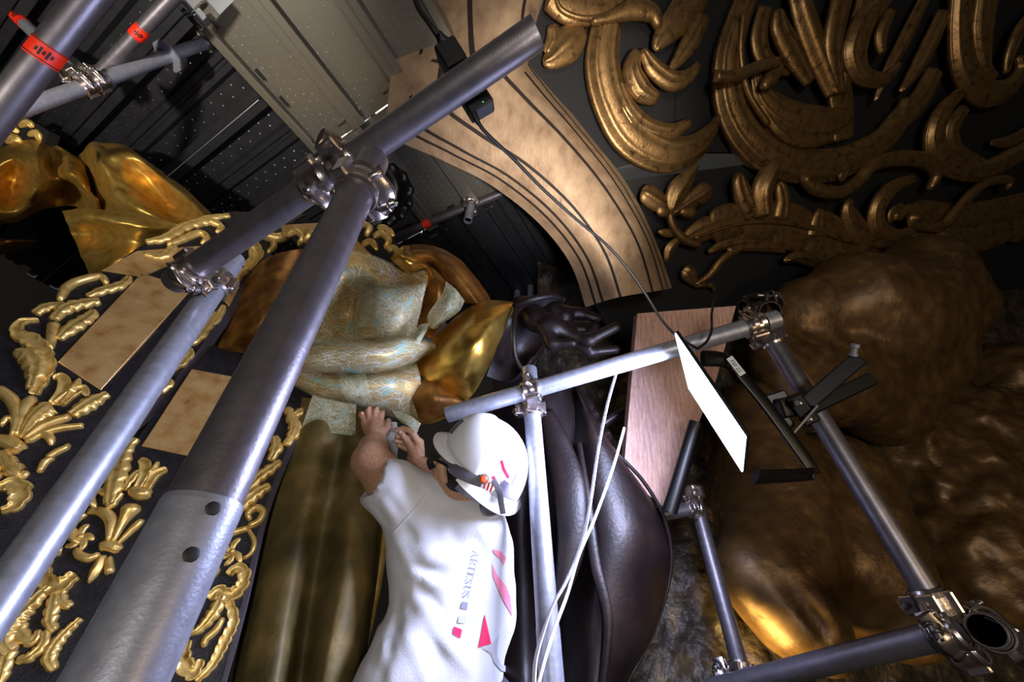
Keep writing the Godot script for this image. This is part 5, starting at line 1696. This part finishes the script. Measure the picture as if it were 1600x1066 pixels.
# ---------------------------------------------------------------- LED panel lamp
func led_panel() -> void:
	var k := 0.9
	var P1 := W(1055, 521, 0.95 * k)
	var P4 := W(1165, 683, 0.79 * k)
	var P2 := W(1078, 609, 1.235 * k)
	var u := (P4 - P1)
	var v := (P2 - P1)
	v = v - u * (v.dot(u) / u.length_squared())
	var c := P1 + (u + v) * 0.5
	var n := u.cross(v).normalized()
	if n.dot(Vector3(0, EYE, 0) - c) < 0: n = -n
	var t := thing("led_panel_lamp", "blazing white LED panel lamp seen almost edge-on at the end of the ledger", "lamp", c - n * 0.02)
	var b := MB.new()
	box(b, c - n * 0.0050, u * 0.5 + u.normalized() * 0.002, v * 0.5 + v.normalized() * 0.004, n * 0.0035, 0.002)
	put(b, "housing", M.black_plastic, t)
	b = MB.new()
	box(b, c, u * 0.5, v * 0.5, n * 0.0015, 0.0007)
	put(b, "light_face", M.led_face, t)
	var l := AreaLight3D.new()
	l.name = "panel_light"
	l.light_color = Color(0.78, 0.82, 1.0)
	l.light_energy = 2.1
	l.area_size = Vector2(u.length(), v.length())
	l.shadow_enabled = true
	l.area_range = 12.0
	t.add_child(l)
	var bs := Basis(u.normalized(), u.normalized().cross(n), -n)
	l.basis = bs
	l.position = c + n * 0.012 - t.position
	# yoke: flat bar bent round the back
	b = MB.new()
	var yk := curve([W(1098, 560, 0.812), W(1128, 562, 0.854), W(1145, 570, 0.870)], 4)
	yk.append_array(curve([W(1150, 576, 0.870), W(1200, 636, 0.837), W(1268, 730, 0.795)], 6))
	yk.append_array(curve([W(1270, 738, 0.790), W(1262, 742, 0.787), W(1180, 746, 0.703)], 6))
	sweep(b, yk, [0.0165], 8, 0.35)
	put(b, "yoke", M.black_plastic, t)
	b = MB.new()
	var lp := W(1150, 572, 0.837)
	var ld := (W(1162, 590, 0.837) - W(1140, 562, 0.854)).normalized()
	var ln := (Vector3(0, EYE, 0) - lp).normalized()
	var lw := ln.cross(ld).normalized()
	box(b, lp, ld * 0.022, lw * 0.0065, ln * 0.0006, 0.0002)
	put(b, "sticker", M.white_label, t)
	var tx := TextMesh.new()
	tx.text = "FSP 22"
	tx.font_size = 16
	tx.pixel_size = 0.0006
	tx.depth = 0.0003
	var mi := MeshInstance3D.new()
	mi.name = "sticker_text"
	mi.mesh = tx
	tx.material = M.ink
	t.add_child(mi, true)
	var r := lw.cross(ln)
	mi.basis = Basis(ld, ln.cross(ld), ln)
	mi.position = lp + ln * 0.0009 - t.position
	# clamp on the sloping tube
	var cl := thing("lamp_clamp", "black lamp clamp with two lever arms gripping the sloping tube", "clamp", W(1232, 640, 1.0))
	var ax := (W(1478, 975, 0.80) - W(1190, 505, 1.16)).normalized()
	var bar := func(called: String, p: Vector3, q: Vector3, w: float, h: float, m: Material) -> void:
		var bb := MB.new()
		var d := (q - p).normalized()
		var nn := (Vector3(0, EYE, 0) - p).normalized()
		var s := nn.cross(d).normalized()
		box(bb, (p + q) / 2, d * ((q - p).length() / 2), s * w, d.cross(s) * h, 0.004)
		put(bb, called, m, cl)
	bar.call("jaw", W(1212, 640, 0.98), W(1258, 632, 0.98), 0.024, 0.026, M.black_plastic)
	bar.call("jaw", W(1238, 618, 0.96), W(1270, 660, 0.94), 0.018, 0.02, M.black_plastic)
	bar.call("arm", W(1248, 642, 0.95), W(1342, 560, 0.95), 0.018, 0.012, M.black_plastic)
	bar.call("arm", W(1262, 640, 0.99), W(1362, 592, 1.0), 0.017, 0.012, M.black_plastic)
	bar.call("pivot_plate", W(1238, 680, 0.93), W(1276, 636, 0.93), 0.003, 0.02, M.bolt_steel)
	bar.call("bracket", W(1198, 628, 1.0), W(1230, 618, 0.99), 0.016, 0.01, M.black_plastic)
	bar.call("bracket", W(1236, 668, 0.96), W(1222, 648, 0.97), 0.012, 0.01, M.bolt_steel)
	b = MB.new()
	lathe(b, W(1333, 556, 0.945), (W(1336, 540, 0.94) - W(1333, 556, 0.945)).normalized(), [[0, 0.0], [0, 0.009], [0.006, 0.009], [0.007, 0.0065], [0.018, 0.0065], [0.02, 0.0095], [0.028, 0.0095], [0.029, 0.008], [0.029, 0.0]], 20)
	put(b, "locking_knob", M.zinc, cl)
	for p in [[1262, 655], [1246, 630]]:
		b = MB.new()
		var c0 := W(p[0], p[1], 0.925)
		lathe(b, c0, (Vector3(0, EYE, 0) - c0).normalized(), [[0, 0.0], [0, 0.009], [0.008, 0.009], [0.01, 0.006], [0.01, 0.0]], 6)
		put(b, "bolt", M.bolt_steel, cl)

# ---------------------------------------------------------------- the restorer
func person() -> void:
	var t := thing("person", "person in a white helmet and printed white T-shirt reaching up to the drapery", "person", Vector3(-0.08, 0, -1.05))
	var B := []
	var J := func(x0: float, y0: float, z0: float, r0: float, x1: float, y1: float, z1: float, r1: float) -> void:
		B.append([W(x0, y0, z0), W(x1, y1, z1), r0, r1])
	# torso, pelvis and legs under the clothes
	var hip := W(690, 1100, 0.88)
	B.append([W(690, 860, 1.06), W(680, 1000, 0.93), 0.10, 0.10])
	B.append([W(680, 1000, 0.93), hip, 0.10, 0.11])
	for s in [-1.0, 1.0]:
		var h := hip + Vector3(0.085 * s, -0.06, 0)
		var kn := h + Vector3(0.02 * s, -0.40, -0.06)
		var an := Vector3(kn.x + 0.01 * s, 0.09, kn.z + 0.10)
		B.append([h, kn, 0.075, 0.052])
		B.append([kn, an, 0.05, 0.038])
		B.append([Vector3(an.x, 0.035, an.z + 0.04), Vector3(an.x + 0.02 * s, 0.03, an.z - 0.17), 0.035, 0.028])
	J.call(700, 800, 1.09, 0.075, 732, 745, 1.06, 0.055)      # neck
	J.call(735, 752, 1.07, 0.068, 748, 728, 1.07, 0.072)      # skull
	J.call(722, 735, 1.07, 0.056, 700, 738, 1.08, 0.041)      # face turned left
	J.call(640, 800, 1.06, 0.06, 606, 752, 1.06, 0.052)       # near upper arm
	J.call(606, 752, 1.06, 0.050, 579, 720, 1.09, 0.044)
	J.call(579, 720, 1.09, 0.044, 583, 702, 1.16, 0.037)      # near forearm, foreshortened
	J.call(583, 702, 1.16, 0.037, 586, 684, 1.225, 0.027)
	J.call(715, 790, 1.20, 0.06, 672, 748, 1.25, 0.045)       # far arm
	J.call(672, 748, 1.25, 0.043, 648, 722, 1.26, 0.031)
	var b := MB.new()
	skin_of(b, field(B, 0.011, 0.035))
	# near hand: palm seen from the back, fingers bent over the edge
	var hb := []
	var H := func(x0: float, y0: float, z0: float, r0: float, x1: float, y1: float, z1: float, r1: float) -> void:
		hb.append([W(x0, y0, z0), W(x1, y1, z1), r0, r1])
	H.call(587, 680, 1.225, 0.029, 586, 668, 1.25, 0.028)
	H.call(580, 674, 1.24, 0.022, 572, 662, 1.255, 0.016)
	H.call(588, 672, 1.24, 0.024, 584, 658, 1.258, 0.016)
	H.call(595, 674, 1.24, 0.022, 596, 662, 1.26, 0.015)
	var fingers := [[572, 660, 565, 648, 566, 655, 1.235], [578, 657, 576, 642, 577, 648, 1.238], [586, 657, 587, 643, 588, 648, 1.24], [594, 660, 596, 648, 597, 653, 1.245]]
	for f in fingers:
		H.call(f[0], f[1], 1.252, 0.0105, f[2], f[3], 1.262, 0.0092)
		H.call(f[2], f[3], 1.262, 0.0092, f[4] + 1, f[5] - 9, 1.278, 0.0076)
	H.call(598, 678, 1.235, 0.014, 606, 668, 1.245, 0.0115)
	H.call(606, 668, 1.245, 0.0112, 607, 658, 1.25, 0.009)
	skin_of(b, field(hb, 0.0032, 0.007))
	# far hand pinching the tool
	hb.clear()
	H.call(652, 726, 1.262, 0.027, 649, 712, 1.27, 0.025)
	H.call(649, 714, 1.268, 0.022, 645, 698, 1.272, 0.018)
	H.call(654, 710, 1.268, 0.020, 655, 692, 1.27, 0.0155)
	H.call(648, 712, 1.25, 0.0155, 642, 699, 1.238, 0.0125)    # thumb
	H.call(642, 699, 1.238, 0.012, 635, 688, 1.228, 0.0108)
	H.call(635, 688, 1.228, 0.0106, 626, 676, 1.224, 0.0088)
	H.call(653, 690, 1.266, 0.0118, 643, 674, 1.262, 0.0102)   # index
	H.call(643, 674, 1.262, 0.0100, 630, 670, 1.252, 0.0088)
	H.call(630, 670, 1.252, 0.0086, 618, 672, 1.244, 0.0074)
	H.call(655, 694, 1.274, 0.0112, 646, 684, 1.286, 0.0098)
	H.call(646, 684, 1.286, 0.0096, 620, 682, 1.272, 0.0078)
	H.call(652, 700, 1.282, 0.0110, 642, 694, 1.292, 0.0095)
	H.call(642, 694, 1.292, 0.0092, 618, 689, 1.278, 0.0076)
	H.call(650, 708, 1.284, 0.0104, 640, 704, 1.292, 0.009)
	H.call(640, 704, 1.292, 0.0086, 622, 696, 1.284, 0.0072)
	skin_of(b, field(hb, 0.0028, 0.004))
	# head detail: nose, brow, ear
	hb.clear()
	H.call(734, 750, 1.07, 0.066, 748, 728, 1.07, 0.072)
	H.call(722, 738, 1.06, 0.053, 700, 740, 1.07, 0.042)
	H.call(690, 724, 1.08, 0.012, 682, 734, 1.09, 0.012)
	H.call(692, 748, 1.075, 0.018, 690, 754, 1.075, 0.016)
	H.call(692, 744, 1.0, 0.009, 690, 728, 1.0, 0.012)
	H.call(690, 728, 1.0, 0.011, 698, 724, 1.0, 0.008)
	H.call(692, 744, 1.0, 0.008, 696, 752, 1.0, 0.007)
	skin_of(b, field(hb, 0.005, 0.012))
	put(b, "body", M.skin, t)
	var nb := MB.new()
	for p in [[566, 646, 1.25], [577, 638, 1.262], [588, 639, 1.262], [625, 675, 1.214]]:
		var c := W(p[0], p[1], p[2])
		boss(nb, c, (Vector3(0, EYE, 0) - c).normalized(), 0.0052, 0.003)
	put(nb, "fingernail", M.nail, t)
	# T-shirt
	var S := []
	var Q := func(x0: float, y0: float, z0: float, r0: float, x1: float, y1: float, z1: float, r1: float) -> void:
		S.append([W(x0, y0, z0), W(x1, y1, z1), r0, r1])
	Q.call(664, 812, 1.08, 0.085, 735, 822, 1.10, 0.085)
	Q.call(676, 850, 1.05, 0.115, 732, 880, 1.05, 0.11)
	Q.call(688, 900, 1.02, 0.118, 728, 940, 0.99, 0.108)
	Q.call(684, 980, 0.95, 0.115, 722, 1000, 0.94, 0.103)
	Q.call(646, 1060, 0.88, 0.118, 706, 1080, 0.87, 0.105)
	Q.call(610, 1160, 0.82, 0.12, 690, 1170, 0.82, 0.108)
	Q.call(708, 778, 1.12, 0.062, 690, 800, 1.10, 0.08)
	Q.call(682, 778, 1.06, 0.055, 742, 812, 1.035, 0.058)
	Q.call(742, 812, 1.035, 0.055, 758, 850, 1.04, 0.06)
	Q.call(752, 850, 1.10, 0.06, 772, 960, 0.99, 0.048)
	Q.call(640, 790, 1.06, 0.072, 614, 764, 1.045, 0.064)      # near sleeve
	Q.call(614, 764, 1.045, 0.064, 597, 757, 1.04, 0.056)
	Q.call(728, 790, 1.18, 0.07, 700, 770, 1.22, 0.06)
	# sleeve mouth, hollowed
	S.append([W(588, 752, 1.03), W(570, 742, 1.03), 0.045, 0.052, true])
	var nz := FastNoiseLite.new()
	nz.seed = 3
	nz.frequency = 1.2
	nz.fractal_octaves = 3
	var g := field(S, 0.0095, 0.05, nz, 0.004)
	var folds := []
	for e in [[596, 880, 590, 1000, 9, 6], [604, 940, 572, 1060, 10, 9], [620, 960, 600, 1066, 10, -8], [632, 985, 668, 1075, 9, 9], [612, 975, 640, 1075, 8, 8], [600, 1000, 618, 1080, 9, 9], [622, 920, 612, 1000, 9, -6],
		[640, 880, 700, 905, 9, -6], [636, 892, 705, 922, 8, 6], [655, 862, 720, 882, 9, 5], [650, 915, 690, 950, 8, -5], [640, 930, 684, 972, 8, 5], [690, 1000, 740, 1050, 9, 7], [660, 985, 700, 1045, 8, -6],
		[610, 760, 640, 800, 9, 6], [596, 775, 620, 815, 8, 6], [586, 790, 606, 826, 8, -6], [640, 760, 660, 790, 9, 5], [625, 815, 650, 850, 9, -7], [612, 830, 636, 880, 8, 6], [668, 770, 640, 812, 8, -5], [700, 800, 690, 850, 12, 4], [740, 830, 760, 880, 11, -4], [770, 880, 790, 960, 11, 4]]:
		folds.append([hit(g, e[0], e[1], 0.6, 1.4), hit(g, e[2], e[3], 0.6, 1.4), e[4] * 0.0013, e[5] * 0.0012])
	crease(g, folds)
	b = MB.new()
	skin_of(b, g)
	put(b, "shirt", M.white_cotton, t)
	b = MB.new()
	var tr := []
	tr.append([hip + Vector3(-0.05, -0.05, 0), hip + Vector3(0.05, -0.05, 0), 0.125, 0.125])
	for k in range(2, 8):
		if k % 3 == 2 or k % 3 == 0:
			tr.append([B[k][0], B[k][1], float(B[k][2]) + 0.022, float(B[k][3]) + 0.026])
	skin_of(b, field(tr, 0.016, 0.05))
	put(b, "trousers", M.trousers, t)
	# seam of the sleeve
	b = MB.new()
	var sp := []
	for k in 9:
		var p := hit(g, lerpf(668, 616, k / 8.0), lerpf(770, 832, k / 8.0), 0.7, 1.3)
		sp.append(p + grad(g, p) * 0.0005)
	sweep(b, sp, [0.0016], 6)
	put(b, "sleeve_seam", M.white_cotton, t)
	shirt_prints(t, g)
	helmet(t)
	var tool := thing("scalpel", "thin dark tool held between the two hands", "tool", W(612, 672, 1.235))
	b = MB.new()
	sweep(b, [W(600, 667, 1.235), W(606, 669, 1.236), W(622, 676, 1.24), W(632, 680, 1.243)], [0.0008, 0.0028, 0.0036, 0.0034], 8)
	put(b, "handle", M.steel_tool, tool)
	b = MB.new()
	box(b, W(599, 666, 1.234), cdir(-0.8, 0.4, 0).normalized() * 0.012, cdir(0.4, 0.8, 0).normalized() * 0.003, cdir(0, 0, 1) * 0.0005, 0.0002)
	put(b, "blade", M.steel_tool, tool)

func print_poly(b: MB, g: Dictionary, pts: Array) -> void:   # flat print laid on the shirt: triangulated outline, finely cut
	var poly := PackedVector2Array()
	for k in range(0, pts.size(), 2): poly.append(Vector2(pts[k], pts[k + 1]))
	var r := Rect2(poly[0], Vector2.ZERO)
	for p in poly: r = r.expand(p)
	var st := 5.0
	var y := r.position.y
	while y < r.end.y:
		var x := r.position.x
		while x < r.end.x:
			for piece in Geometry2D.intersect_polygons(poly, PackedVector2Array([Vector2(x, y), Vector2(x + st, y), Vector2(x + st, y + st), Vector2(x, y + st)])):
				var q := []
				var nn := Vector3.ZERO
				for p in piece:
					var h := hit(g, p.x, p.y, 0.6, 1.5)
					var gn := grad(g, h)
					nn += gn
					q.append(h + gn * 0.0014)
				if q.size() >= 3: flat_poly(b, q, nn.normalized())
			x += st
		y += st
func shirt_prints(t: Node3D, g: Dictionary) -> void:
	var add := func(m: Material, list: Array) -> void:
		var b := MB.new()
		for e in list: print_poly(b, g, e)
		put(b, "print", m, t)
	add.call(M.print_pink, [[709, 979, 722, 984, 719, 998, 707, 991]])
	add.call(M.print_pink, [[757, 960, 767, 1006, 747, 1012]])
	add.call(M.print_grey, [[722, 940, 731, 942, 730, 953, 719, 951]])
	add.call(M.print_light, [[717, 962, 728, 962, 727, 975, 715, 973]])
	add.call(M.print_rose, [[770, 858, 782, 862, 790, 872, 786, 884, 782, 874, 771, 864]])
	add.call(M.print_rose, [[768, 880, 777, 900, 790, 916, 797, 934, 800, 964, 790, 946, 780, 926, 771, 904]])
	add.call(M.print_light, [[752, 1013, 767, 1008, 779, 992, 776, 1012, 776, 1026, 782, 1038, 793, 1042, 803, 1034, 801, 1046, 794, 1052, 782, 1048, 772, 1036, 766, 1020]])
	# lettering down the back, read from below
	var tb := MB.new()
	var x := [744.0, 860.0]
	var tm := TextMesh.new()
	tm.text = "ARTESUS"
	var sf := SystemFont.new()
	sf.font_names = PackedStringArray(["Droid Serif"])
	tm.font = sf
	tm.font_size = 16
	tm.pixel_size = 1.0
	tm.depth = 0.0
	var arr := tm.surface_get_arrays(0) if tm.get_surface_count() else []
	if arr.size():
		var vs: PackedVector3Array = arr[Mesh.ARRAY_VERTEX]
		var ix: PackedInt32Array = arr[Mesh.ARRAY_INDEX]
		var lo := 1e9
		for p in vs: lo = minf(lo, p.x)
		var hi := -1e9
		for p in vs: hi = maxf(hi, p.x)
		for k in range(0, ix.size(), 3):
			var q := []
			var nn := Vector3.ZERO
			for j in 3:
				var p := vs[ix[k + j]]
				var along := (p.x - lo) / (hi - lo) * 74.0
				var h := hit(g, x[0] - along * 0.24 + p.y * 0.85, x[1] + along + p.y * 0.2, 0.6, 1.5)
				var gn := grad(g, h)
				nn += gn
				q.append(h + gn * 0.0015)
			flat_poly(tb, q, nn.normalized())
		put(tb, "lettering", M.print_grey, t)

func helmet(t: Node3D) -> void:
	var c := W(757, 722, 1.05)
	var f := cdir(-0.84, 0.44, 0.18).normalized()      # towards the brim
	var u := cdir(0.40, 0.88, -0.10)
	u = (u - f * u.dot(f)).normalized()
	var l := f.cross(u).normalized()
	if l.dot(c - Vector3(0, EYE, 0)) > 0: l = -l         # towards the camera
	# the helmet's own axes: angle 0 = front, 90 = the side seen
	var P := func(a: float, h: float, k: float) -> Vector3:     # h 0 rim .. 1 crown
		var ph := h * PI / 2
		var rr := pow(cos(ph), 0.75)
		var fr := 0.138 * cos(a) if cos(a) < 0 else 0.128 * cos(a)
		var dip := -0.038 * pow(maxf(0.0, -cos(a)), 1.5) - 0.012 * absf(sin(a)) + 0.012 * maxf(cos(a), 0.0)
		return c + ((f * fr + l * 0.118 * sin(a)) * rr * k + u * (sin(ph) * 0.128 * k + dip * (1.0 - h))) * 0.9
	var b := MB.new()
	var rows := []
	for j in 25:
		var row := PackedVector3Array()
		for i in 64:
			row.append(P.call(TAU * i / 64, minf(j / 24.0, 0.995), 1.0))
		rows.append(row)
	sheet(b, rows, true)
	rows = []
	for j in 13:
		var row := PackedVector3Array()
		for i in 64:
			row.append(P.call(TAU * i / 64, minf(j / 12.0, 0.99), 0.97))
		rows.append(row)
	var s0 := b.v.size()
	sheet(b, rows, true)
	for k in range(s0, b.n.size()): b.n[k] = -b.n[k]
	put(b, "helmet_shell", M.helmet_white, t)
	# brim
	b = MB.new()
	rows = []
	for j in 9:
		var row := PackedVector3Array()
		for i in 33:
			var a := lerpf(-1.1, 1.1, i / 32.0)
			var e := pow(maxf(cos(a / 1.1 * PI / 2), 0.0), 0.6)
			var p: Vector3 = P.call(a, 0.02, 1.0)
			row.append(p + (f * cos(a) + l * 0.6 * sin(a)) * (0.036 * e * j / 8.0) - u * (0.012 * pow(j / 8.0, 1.4) * e))
		rows.append(row)
	sheet(b, rows)
	var rows2 := []
	for r in rows:
		var q := PackedVector3Array()
		for p in r: q.append(p - u * 0.003)
		rows2.append(q)
	sheet(b, rows2)
	sheet(b, [rows[-1], rows2[-1]])
	put(b, "brim", M.helmet_white, t)
	# raised front shield with its step
	b = MB.new()
	rows = []
	for j in 19:
		var row := PackedVector3Array()
		for i in 41:
			var a := lerpf(-1.75, 1.75, i / 40.0)
			var hmax := 0.84 * pow(maxf(cos(a / 1.75 * PI / 2), 0.0), 0.33) + 0.04
			var k := 1.045
			if j == 0 or j == 18 or i == 0 or i == 40: k = 0.99
			row.append(P.call(a, lerpf(0.06, hmax, j / 18.0), k))
		rows.append(row)
	sheet(b, rows)
	put(b, "front_shield", M.helmet_white, t)
	# skirt along the side and nape
	b = MB.new()
	rows = []
	for j in 7:
		var row := PackedVector3Array()
		for i in 41:
			var a := lerpf(1.35, PI + 0.05, i / 40.0)
			var p: Vector3 = P.call(a, 0.0, 1.01)
			row.append(p - u * (0.026 * j / 6.0 * (0.62 + 0.45 * sin((a - 1.35) / (PI - 1.3) * PI))) + (p - c).normalized() * 0.002 * j)
		rows.append(row)
	sheet(b, rows)
	put(b, "skirt", M.helmet_white, t)
	var strip := func(called: String, m: Material, pts: Array, w: float, th: float) -> void:
		var bb := MB.new()
		var pp := curve(pts, 6)
		var r1 := []
		for k in pp.size():
			var d: Vector3 = (pp[mini(k + 1, pp.size() - 1)] - pp[maxi(k - 1, 0)]).normalized()
			var o: Vector3 = (Vector3(0, EYE, 0) - pp[k]).normalized()
			var s := d.cross(o).normalized()
			o = s.cross(d).normalized()
			r1.append(PackedVector3Array([pp[k] - s * w, pp[k] - s * w * 0.9 + o * th, pp[k] + s * w * 0.9 + o * th, pp[k] + s * w, pp[k] - o * th]))
		sheet(bb, r1, true)
		flat_poly(bb, Array(r1[0]), (pp[0] - pp[1]).normalized())
		flat_poly(bb, Array(r1[-1]), (pp[-1] - pp[-2]).normalized())
		put(bb, called, m, t)
	strip.call("headband", M.helmet_grey, [P.call(0.7, -0.03, 1.0), P.call(1.15, -0.03, 1.03), P.call(1.5, 0.03, 1.05), P.call(1.8, 0.08, 1.05)], 0.014, 0.003)
	strip.call("chin_strap", M.helmet_grey, [W(770, 751, 0.925), W(780, 766, 0.925), W(783, 785, 0.930), W(786, 803, 0.935)], 0.007, 0.0015)
	strip.call("chin_strap", M.lavender_grey, [W(716, 758, 0.965), W(728, 768, 0.945), W(744, 776, 0.945), W(760, 784, 0.955)], 0.011, 0.002)
	strip.call("nape_adjuster", M.lavender_grey, [W(781, 758, 0.955), W(792, 766, 0.945), W(806, 771, 0.955)], 0.017, 0.004)
	for p in [[756, 749, 0.010]]:
		b = MB.new()
		var q := W(p[0], p[1], 0.93)
		lathe(b, q, (Vector3(0, EYE, 0) - q).normalized(), [[-0.01, 0.012], [0.0, 0.012], [0.002, 0.011], [0.002, 0.009]], 20)
		put(b, "clip_base", M.helmet_grey, t)
		b = MB.new()
		lathe(b, q, (Vector3(0, EYE, 0) - q).normalized(), [[0.0, 0.009], [0.003, 0.0088], [0.005, 0.006], [0.0055, 0.0]], 20)
		put(b, "clip_button", M.orange_plastic, t)
	for k in 3:
		strip.call("clip_bar", M.orange_plastic, [W(760 + 5 * k, 750 + 3.5 * k, 0.928), W(756 + 5 * k, 763 + 3 * k, 0.928)], 0.0022, 0.002)
	# vent, front
	strip.call("vent", M.ink, [P.call(0.5, 0.2, 1.055), P.call(0.44, 0.32, 1.055), P.call(0.36, 0.44, 1.055)], 0.006, 0.002)
	# printed bird and dots on the back
	strip.call("print", M.print_pink, [P.call(2.0, 0.42, 1.008), P.call(2.12, 0.34, 1.008), P.call(2.3, 0.27, 1.008)], 0.004, 0.0006)
	strip.call("print", M.lavender_grey, [P.call(2.15, 0.2, 1.008), P.call(2.4, 0.2, 1.008), P.call(2.5, 0.34, 1.008)], 0.002, 0.0006)
	strip.call("print", M.print_pink, [P.call(1.95, 0.2, 1.008), P.call(2.08, 0.16, 1.008)], 0.003, 0.0006)
	# hair, glasses, respirator
	b = MB.new()
	var hb := [[W(726, 748, 1.045), W(736, 760, 1.045), 0.044, 0.04], [W(714, 728, 1.045), W(722, 740, 1.035), 0.032, 0.045]]
	skin_of(b, field(hb, 0.006, 0.03))
	put(b, "hair", M.hair, t)
	strip.call("glasses_temple", M.black_plastic, [W(672, 714, 1.015), W(684, 720, 0.985), W(698, 728, 0.965), W(704, 740, 0.960), W(706, 752, 0.965)], 0.0035, 0.0015)
	strip.call("glasses_frame", M.black_plastic, [W(678, 712, 1.025), W(672, 722, 1.035), W(676, 732, 1.045)], 0.009, 0.002)
	b = MB.new()
	var rc := W(766, 790, 0.975)
	lathe(b, rc, cdir(0.2, -0.3, -1).normalized(), [[-0.03, 0.02], [0.0, 0.026], [0.01, 0.025], [0.014, 0.018], [0.014, 0.0]], 20)
	put(b, "respirator_filter", M.helmet_grey, t)
